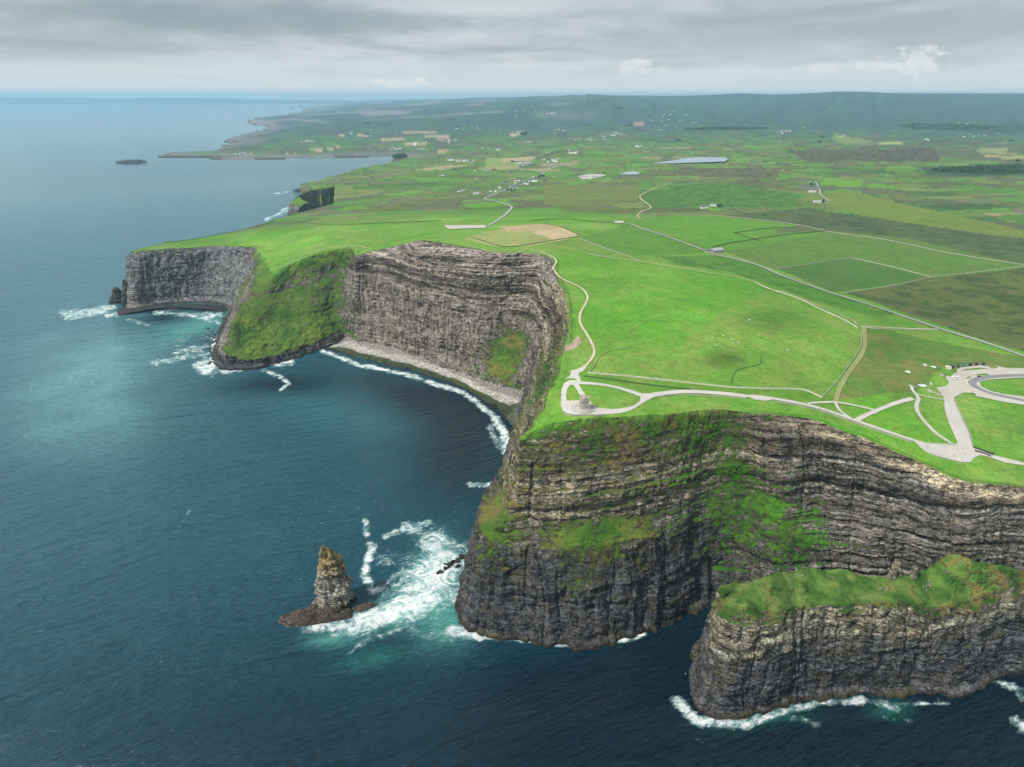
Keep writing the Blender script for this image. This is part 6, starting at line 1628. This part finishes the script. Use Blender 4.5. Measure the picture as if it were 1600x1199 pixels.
for i, (px, py, cn) in enumerate(COWS):
    o = bpy.data.objects.new('cow', cowm[cn]); COL.objects.link(o); p = gp(px, py); o.location = p + Vector((0, 0, .02)); o.rotation_euler = (0, 0, (i * 1.7 + .4) % 6.28)
    o.scale = (1.15,) * 3
    where = ('in the lower pasture above the long pale wall' if py > 480 and px > 1000 else 'on the hill beside the coast path' if px < 1000 else 'in the far pasture beyond the straight road' if py > 330 else 'in the distant strip field')
    tag(o, f'{cn} cow grazing {where}', 'cow', f'{cn} cows {where}')

# ------------------------------------------------------------------ seabirds over the water
m_gull = simple('gull_white', (.80, .80, .78), .7)
mb = MB()
mb.add([(.34, 0, 0), (.15, .08, .03), (.15, -.08, .03), (-.2, .07, .03), (-.2, -.07, .03), (-.42, 0, .02), (.0, 0, .11), (0, 0, -.08)], [(0, 1, 6), (0, 6, 2), (1, 3, 6), (2, 6, 4), (3, 5, 6), (4, 6, 5), (0, 7, 1), (0, 2, 7), (1, 7, 3), (2, 4, 7), (3, 7, 5), (4, 5, 7)])
for s_ in (-1, 1):
    mb.add([(.12, s_ * .06, .03), (-.12, s_ * .06, .03), (.10, s_ * .38, .16), (-.08, s_ * .38, .16), (-.06, s_ * .78, .08), (.12, s_ * .06, .0), (-.12, s_ * .06, .0), (.10, s_ * .38, .13), (-.08, s_ * .38, .13)],
           [(0, 1, 3, 2), (2, 3, 4), (5, 7, 8, 6), (7, 4, 8), (0, 2, 7, 5), (1, 6, 8, 3), (2, 4, 7), (3, 8, 4)])
gm = mb.mesh('seabird', m_gull)
for i, (px, py, z) in enumerate([(529,789,22),(515,800,16),(467,811,30),(482,841,24),(455,816,12),(586,783,18),(710,800,35),(712,815,40),(503,818,20),(1071,1053,25),(560,795,30),(470,905,18)]):
    q = at_z(px, py, float(z)); o = bpy.data.objects.new('seabird', gm); COL.objects.link(o); o.location = q; o.rotation_euler = (0, 0, i * 1.3); o.scale = (1.25,) * 3
    tag(o, 'white seabird flying low over the sea near the rocks', 'seabird', 'white seabirds over the sea')
print('p5', time.time() - T0)
# ------------------------------------------------------------------ lakes
M_LAKE, t, b = new_mat('lake_water'); b.inputs['Base Color'].default_value = (.34, .40, .44, 1); b.inputs['Roughness'].default_value = .06  # pale base colour stands in for sky reflected in the water
def water_sheet(pts, z, label, mat=None):
    P = at_z([p[0] for p in pts], [p[1] for p in pts], z); me = bpy.data.meshes.new('lake'); me.from_pydata(P.tolist(), [], [list(range(len(P)))]); me.materials.append(mat or M_LAKE)
    o = bpy.data.objects.new('lake', me); COL.objects.link(o)
    if me.polygons[0].normal.z < 0: me.flip_normals()
    return structure(o, label)
def lakez(pts): return float(hgt(*hit([p[0] for p in pts], [p[1] for p in pts])[:, :2].T).max()) + 2.0
L1 = [(1016,255.2),(1030,253.6),(1052,251),(1068,247.6),(1085,246),(1115,245.6),(1134,246.3),(1138,249.3),(1132,252.6),(1110,253.4),(1085,254.2),(1060,255),(1035,255.6)]
water_sheet(L1, lakez(L1), 'pale elongated lake on the moor')
L2 = [(968,272),(976,269.6),(990,268),(1000,270),(998,272.5),(982,273.2)]
water_sheet(L2, lakez(L2), 'small pale pond beside the quarry')
# quarry floor
paving('quarry_floor', [(903,277),(915,273.5),(938,272),(948,275),(930,279),(910,281)], [], simple('quarry_rubble', (.42, .40, .38), .95, .3, .02), 'pale quarry floor left of the pond', 25)

# ------------------------------------------------------------------ houses
HM = {'white': simple('white_wall', (.78, .77, .73), .8, .08, .5), 'cream': simple('cream_render', (.62, .55, .42), .8, .08, .5), 'grey': simple('grey_render', (.32, .32, .33), .8, .1, .5)}
RM = {'slate': simple('slate_roof', (.09, .10, .12), .7, .15, .6), 'brown': simple('brown_roof', (.16, .09, .06), .8, .15, .6), 'grey': simple('sheet_roof', (.34, .36, .38), .5, .1, .4)}
def house_meshes(L_, W_, H_, RH):
    a = MB(); a.box(-L_ / 2, L_ / 2, -W_ / 2, W_ / 2, -1.5, H_)
    for s_ in (-1, 1): a.add([(s_ * L_ / 2, -W_ / 2, H_), (s_ * L_ / 2, W_ / 2, H_), (s_ * L_ / 2, 0, H_ + RH)], [(0, 1, 2)])
    e = .35; r = MB()
    r.add([(-L_/2 - e, -W_/2 - e, H_ - .15), (L_/2 + e, -W_/2 - e, H_ - .15), (L_/2 + e, 0, H_ + RH + .12), (-L_/2 - e, 0, H_ + RH + .12), (-L_/2 - e, W_/2 + e, H_ - .15), (L_/2 + e, W_/2 + e, H_ - .15),
           (-L_/2 - e, -W_/2 - e, H_ - .35), (L_/2 + e, -W_/2 - e, H_ - .35), (L_/2 + e, W_/2 + e, H_ - .35), (-L_/2 - e, W_/2 + e, H_ - .35)],
          [(0, 1, 2, 3), (3, 2, 5, 4), (6, 7, 1, 0), (4, 5, 8, 9), (7, 8, 5, 2, 1), (9, 6, 0, 3, 4)])
    c = MB()
    for s_ in (-1, 1): c.box(s_ * (L_ / 2 - .9) - .5, s_ * (L_ / 2 - .9) + .5, -.4, .4, H_ + RH - .8, H_ + RH + 1.1)
    return a, r, c
HCACHE = {}
def house(px, py, kind, label, group=None, rz=0.0, k=1.0, name='house', cat='house'):
    L_, W_, H_, RH, wm, rm = kind
    key = (kind, name)
    if key not in HCACHE:
        a, r, c = house_meshes(L_, W_, H_, RH)
        root = a.build(name, HM[wm]); roof = r.build('roof', RM[rm], root)
        if 'barn' not in name and 'shed' not in name: c.build('chimney', HM[wm], roof)
        HCACHE[key] = root; o = root
    else: o = copy_tree(HCACHE[key])
    p = gp(px, py); o.location = p; o.rotation_euler = (0, 0, rz); o.scale = (k,) * 3
    for q in ('label', 'category', 'group'):
        if q in o: del o[q]
    tag(o, label, cat, group); return o
BUNG = (14, 8, 3.2, 2.8, 'white', 'slate'); TWO = (13, 8, 5.6, 3.0, 'white', 'slate'); CRM = (13, 8, 5.0, 3.0, 'cream', 'brown'); GRY = (18, 9, 4.0, 2.6, 'grey', 'slate'); BARN = (30, 14, 5.0, 3.0, 'grey', 'grey'); WBARN = (26, 12, 4.5, 2.6, 'white', 'grey'); SLATEB = (46, 14, 4.5, 3.0, 'grey', 'slate')
rnd = random.Random(42)
# the farms that stand apart
for (px, py, kd, nm_, lb_, rz) in [
 (1098,326,TWO,'farmhouse','white farmhouse left of the big barn in the middle distance',.3),(1103,324.5,BUNG,'farmhouse','lower white house touching the left end of the grey barn',-.2),(1116,322.5,WBARN,'barn','large pale barn on the farm beyond the vivid green field',.1),
 (1258,293,SLATEB,'barn','long slate-roofed barn on the far right farm',-.12),(1270,294.5,SLATEB,'barn','second long slate-roofed barn closer to the lane on the far right farm',-.12),(1269,300.5,WBARN,'farmhouse','white farmhouse below the long slate barns',0),
 (1277,316.5,WBARN,'farmhouse','white and pink farmhouse alone beside the bend of the lane',0),(1288,317,BUNG,'outhouse','low outhouse right of the lone white farmhouse',0),
 (1118,394,BARN,'shed','grey farm shed at the road corner of the pasture',.5),(1108,394.5,BUNG,'cottage','small ruin-like cottage beside the shed at the road',.2),
 (912,277,BARN,'shed','grey industrial shed on the quarry floor',0),(930,277,BARN,'shed','blue grey shed right of the first quarry shed',.2),(920,280,WBARN,'shed','white roofed shed at the front of the quarry',0)]:
    house(px, py, kd, lb_, None, rz, 1.0, nm_, {'barn': 'barn', 'shed': 'shed', 'farmhouse': 'farmhouse', 'outhouse': 'outhouse', 'cottage': 'cottage'}[nm_])
VILL = [ # near village on the winding road (px,py,kind)
 (744,303.5,WBARN),(748,303,CRM),(753,303,CRM),(757,302.5,CRM),(762,302.5,GRY),(767,300,BUNG),(775,299.5,TWO),(776,297,BUNG),(781,294,TWO),(785,293.5,BUNG),(746,296,GRY),(788,300,GRY),(796,299.5,TWO),(799,298,BUNG),(804,297,TWO),(808,294,TWO),(803,292,GRY),
 (786,287,GRY),(791,285.5,GRY),(796,288,BUNG),(801,285,CRM),(805,283.5,TWO),(811,283,TWO),(806,286.5,CRM),(814,289,BUNG),(820,287.5,TWO),(824,288.5,TWO),(828,284,TWO),(836,284,WBARN),(834,276.5,CRM),(840,278,GRY),(866,276.5,CRM),(851,283,GRY),(722,298.8,TWO),(726,297,BUNG),(718,300,BUNG),
 (860,263,TWO),(866,262,TWO),(872,260.5,TWO),(742,267.5,TWO),(756,266.5,TWO),(760,267,BUNG),(745,279.5,BUNG),(798,269,GRY),(687,275.5,BUNG),(692,275,TWO),(697,275,BUNG)]
vseq = 0
for (px, py, kd) in VILL:
    col = {'white': 'white', 'cream': 'cream', 'grey': 'grey'}[kd[4]]
    wh = ('strung along the winding road of the near village' if 742 <= px <= 842 and py > 275 else 'standing apart in the fields around the near village')
    house(px, py, kd, f'{col} house {wh}', f'{col} houses {wh}', rnd.uniform(-.7, .7), rnd.uniform(.9, 1.15))
FARV = []
def cl(cx_, cy_, n, sx_, sy_, wh):
    for _ in range(n): FARV.append((cx_ + rnd.gauss(0, sx_), cy_ + rnd.gauss(0, sy_), wh))
cl(614, 233, 14, 7, 1.3, 'in the seaside village above the beach inlet'); cl(650, 224.5, 12, 9, 1.2, 'in the village on the slope above the inlet'); cl(700, 219, 14, 9, 2.4, 'in the cluster right of the sloping village'); cl(660, 233, 5, 4, .8, 'below the village on the slope')
cl(735, 251.5, 6, 10, 1.5, 'scattered above the striped straw fields'); cl(702, 251, 4, 2.5, 1, 'beside the lane left of the straw fields'); cl(820, 255, 8, 12, 2, 'among the striped straw fields'); cl(860, 250.5, 6, 6, 1.2, 'along the far road right of the straw fields')
cl(775, 232.5, 7, 9, 1.5, 'along the far road beyond the near village'); cl(825, 222, 6, 6, .8, 'on the ridge above the far road'); cl(870, 203, 10, 10, 2.4, 'in the hamlet below the blue hill'); cl(925, 219, 10, 12, 2.0, 'in the hamlet halfway to the horizon'); cl(955, 211, 10, 14, 2, 'spread along the slope toward the lake')
cl(1000, 196, 12, 25, 4, 'scattered over the far blue slope'); cl(840, 178, 14, 35, 4, 'scattered high on the blue hill'); cl(1055, 178, 10, 25, 3, 'scattered near the hazy skyline'); cl(480, 221.5, 10, 8, .9, 'on the low seaside farmland'); cl(385, 241, 14, 13, .8, 'in the pier hamlet on the low point'); cl(455, 241, 3, 3, .5, 'by the shore right of the pier hamlet')
cl(1222, 207, 7, 10, 1.4, 'in the lonely hamlet on the moor'); cl(1255, 199, 2, 2, .6, 'on the rise behind the lonely hamlet'); cl(1450, 218.5, 3, 4, .8, 'beside the long green strip field'); cl(1540, 212, 8, 18, 2, 'among trees at the far right'); cl(1510, 193, 4, 9, 1, 'near the dark wood at the far right'); cl(1320, 213, 4, 10, 1, 'on the brown moor')
cl(998, 229, 3, 2, .6, 'standing by itself on the open moor'); cl(890, 238, 6, 12, 2, 'scattered on the slope before the lake'); cl(1075, 192, 6, 12, 1.5, 'under the hazy hills'); cl(560, 210, 6, 18, 3, 'on the slopes behind the low coast'); cl(740, 200, 10, 30, 3.5, 'dotted on the far green slope')
WHERE = {}
kinds = [BUNG, TWO, TWO, CRM, BUNG, WBARN]
for (px, py, wh) in FARV:
    py = max(py, 166.0); kd = rnd.choice(kinds); col = kd[4]
    house(px, py, kd, f'distant {col} house {wh}', f'{col} houses {wh}', rnd.uniform(-.8, .8), rnd.uniform(1.15, 1.6))

# ------------------------------------------------------------------ trees and woods
M_LEAF = simple('dark_leaf', (.030, .070, .030), .95, .5, .12)
M_LEAF2 = simple('green_leaf', (.035, .085, .022), .95, .5, .12)
M_BARK = simple('bark', (.06, .045, .03), .95, .3, 1)
def tree_mesh(seed, h=9.0, r=4.5, n=260):
    rr = random.Random(seed); lf = MB()
    lobes = [(rr.uniform(-.5, .5) * r, rr.uniform(-.5, .5) * r, h * rr.uniform(.45, .8), r * rr.uniform(.4, .7)) for _ in range(7)]
    for i in range(n):
        lx, ly, lz, lr = rr.choice(lobes); v = Vector((rr.gauss(0, 1), rr.gauss(0, 1), rr.gauss(0, 1))).normalized() * lr * rr.uniform(.6, 1.05)
        c = Vector((lx, ly, lz)) + Vector((v.x, v.y, v.z * .8)); s_ = rr.uniform(.35, .8); a = Vector((rr.gauss(0, 1), rr.gauss(0, 1), rr.gauss(0, 1))).normalized(); b_ = a.orthogonal().normalized(); d_ = a.cross(b_)
        lf.add([c + b_ * s_, c + d_ * s_, c - b_ * s_, c - d_ * s_], [(0, 1, 2, 3)])
    tk = MB(); tk.cyl(0, 0, -.5, h * .6, .45, .18, 8)
    for k in range(4):
        a = k * 1.6 + .3; x1, y1 = math.cos(a) * r * .5, math.sin(a) * r * .5
        tk.add([(-.12, 0, h * .35), (.12, 0, h * .35), (0, .12, h * .38), (x1, y1, h * .68)], [(0, 1, 3), (1, 2, 3), (2, 0, 3)])
    return lf, tk
TP = []
for s_ in range(4):
    lf, tk = tree_mesh(s_, 8 + s_, 4.2 + .4 * s_)
    TP.append((lf.mesh('crown', M_LEAF if s_ % 2 else M_LEAF2), tk.mesh('trunk', M_BARK)))
def tree(px, py, k, label, group, nm='tree'):
    i = rnd.randrange(4); p = gp(px, py); r_ = empty(nm, p); tag(r_, label, 'tree', group); r_.scale = (k,) * 3; r_.rotation_euler = (0, 0, rnd.random() * 6)
    for nm2, me in (('crown', TP[i][0]), ('trunk', TP[i][1])):
        o = bpy.data.objects.new(nm2, me); COL.objects.link(o); o.parent = r_
for (cx_, cy_, n, sx_, sy_, wh) in [(848,277,9,5,1.0,'behind the cream house at the top of the near village'),(770,268,4,4,.6,'beside the white houses left of the straw field'),(802,300,5,5,1.2,'among the village houses'),(805,254.5,6,7,.7,'in the shelter belt by the striped straw fields'),
   (1290,317,4,5,.8,'behind the lone white farmhouse'),(1262,291,3,6,.5,'behind the long slate barns'),(1125,325,4,4,.7,'right of the farm barn'),(935,273,4,5,.7,'at the edge of the quarry')]:
    for _ in range(n): tree(cx_ + rnd.gauss(0, sx_), cy_ + rnd.gauss(0, sy_), rnd.uniform(.8, 1.3), f'dark tree {wh}', f'trees {wh}')
def wood(outline, n, label, seed, size=7.0, hh=9.0, dark=True):
    """far-off wood that reads as one mass"""
    rr = random.Random(seed); P = hit([p[0] for p in outline], [p[1] for p in outline])[:, :2]; mb = MB(); xs_, ys_ = [], []
    while len(xs_) < n:
        gx = np.array([rr.uniform(P[:, 0].min(), P[:, 0].max()) for _ in range(200)]); gy = np.array([rr.uniform(P[:, 1].min(), P[:, 1].max()) for _ in range(200)]); m = in_poly(P, gx, gy); xs_ += gx[m].tolist(); ys_ += gy[m].tolist()
    xs_, ys_ = np.array(xs_[:n]), np.array(ys_[:n]); zs_ = hgt(xs_, ys_)
    for x_, y_, z_ in zip(xs_, ys_, zs_):
        for k in range(9):
            c = Vector((x_ + rr.gauss(0, size * .4), y_ + rr.gauss(0, size * .4), z_ + hh * rr.uniform(.15, 1.0))); s_ = size * rr.uniform(.25, .5)
            a = Vector((rr.gauss(0, 1), rr.gauss(0, 1), rr.gauss(0, 1.6))).normalized(); b_ = a.orthogonal().normalized(); d_ = a.cross(b_)
            mb.add([c + b_ * s_, c + d_ * s_, c - b_ * s_, c - d_ * s_], [(0, 1, 2, 3)])
    return tag(mb.build('wood', M_LEAF if dark else M_LEAF2), label, kind='stuff')
wood([(613,245.5),(620,242),(634,242.5),(636,246),(626,248),(615,247.5)], 260, 'dark wood on the low cliff at the head of the inlet', 1, 9, 13)
wood([(812,209.5),(822,206.5),(823,211.5),(815,212)], 160, 'dark triangular plantation beside the tilted straw field', 2, 10, 12)
wood([(1070,201),(1150,199),(1210,201),(1150,204),(1070,203.5)], 420, 'long dark plantation under the hazy hills', 3, 14, 8)
wood([(1400,197.5),(1440,193),(1520,195),(1560,200),(1540,204),(1440,203)], 380, 'dark conifer wood at the far right', 4, 15, 9)
wood([(1450,266),(1490,262),(1560,260),(1640,259),(1640,268),(1560,272),(1480,271)], 520, 'broad dark wood in the right middle distance', 5, 9, 7)
rr = random.Random(12)
for i in range(14):
    px = rr.uniform(560, 1600); py = 168 + 90 * rr.random()**1.3; w_ = rr.uniform(4, 16); h_ = rr.uniform(.35, .9) * (1 + (py - 168) / 80)
    if px < 640 and py > 225: continue
    wood([(px, py), (px + w_ * .4, py - h_), (px + w_, py - h_ * .3), (px + w_ * .7, py + h_)], 26 if py > 200 else 40, 'scrubby copse among the far fields', 100 + i, 9 if py > 200 else 14, 7)
print('p6', time.time() - T0)
# ------------------------------------------------------------------ haze
HD = 3.1e-5
me = bpy.data.meshes.new('haze'); bm = bmesh.new(); bmesh.ops.create_cube(bm, size=1.0)
for v in bm.verts:
    v.co = Vector((v.co.x * 170000, v.co.y * 76000 + 30000, -7 + (v.co.z + .5) * 582))
bm.to_mesh(me); bm.free()
haze = bpy.data.objects.new('haze', me); COL.objects.link(haze); haze['kind'] = 'stuff'; haze['label'] = 'thin blue sea haze over the far land'
hm = bpy.data.materials.new('haze'); hm.use_nodes = True; t = NT(hm.node_tree); t.n.clear()
o_ = t.node('ShaderNodeOutputMaterial'); pv = t.node('ShaderNodeVolumePrincipled')
pv.inputs['Color'].default_value = (.46, .76, .97, 1); pv.inputs['Density'].default_value = HD; pv.inputs['Anisotropy'].default_value = .1
t.l.new(pv.outputs[0], o_.inputs['Volume']); me.materials.append(hm)
# things that still share a label are told apart by their order across the photograph
ORD = ['leftmost', 'second from left', 'third from left', 'fourth from left', 'fifth from left', 'sixth from left', 'seventh from left', 'eighth from left', 'ninth from left', 'tenth from left',
       'eleventh from left', 'twelfth from left', 'thirteenth from left', 'fourteenth from left', 'fifteenth from left', 'sixteenth from left', 'seventeenth from left', 'eighteenth from left', 'nineteenth from left', 'twentieth from left']
by = {}
for o in COL.objects:
    if o.parent is None and 'category' in o and 'label' in o: by.setdefault(o['label'], []).append(o)
for lab, obs in by.items():
    if len(obs) < 2: continue
    obs.sort(key=lambda o: to_px(np.array(o.location)[None])[0][0])
    for i, o in enumerate(obs):
        if i < len(ORD): o['label'] = lab + ', ' + (ORD[i] if i < len(obs) - 1 or i < 2 else 'rightmost')
print('done', time.time() - T0)
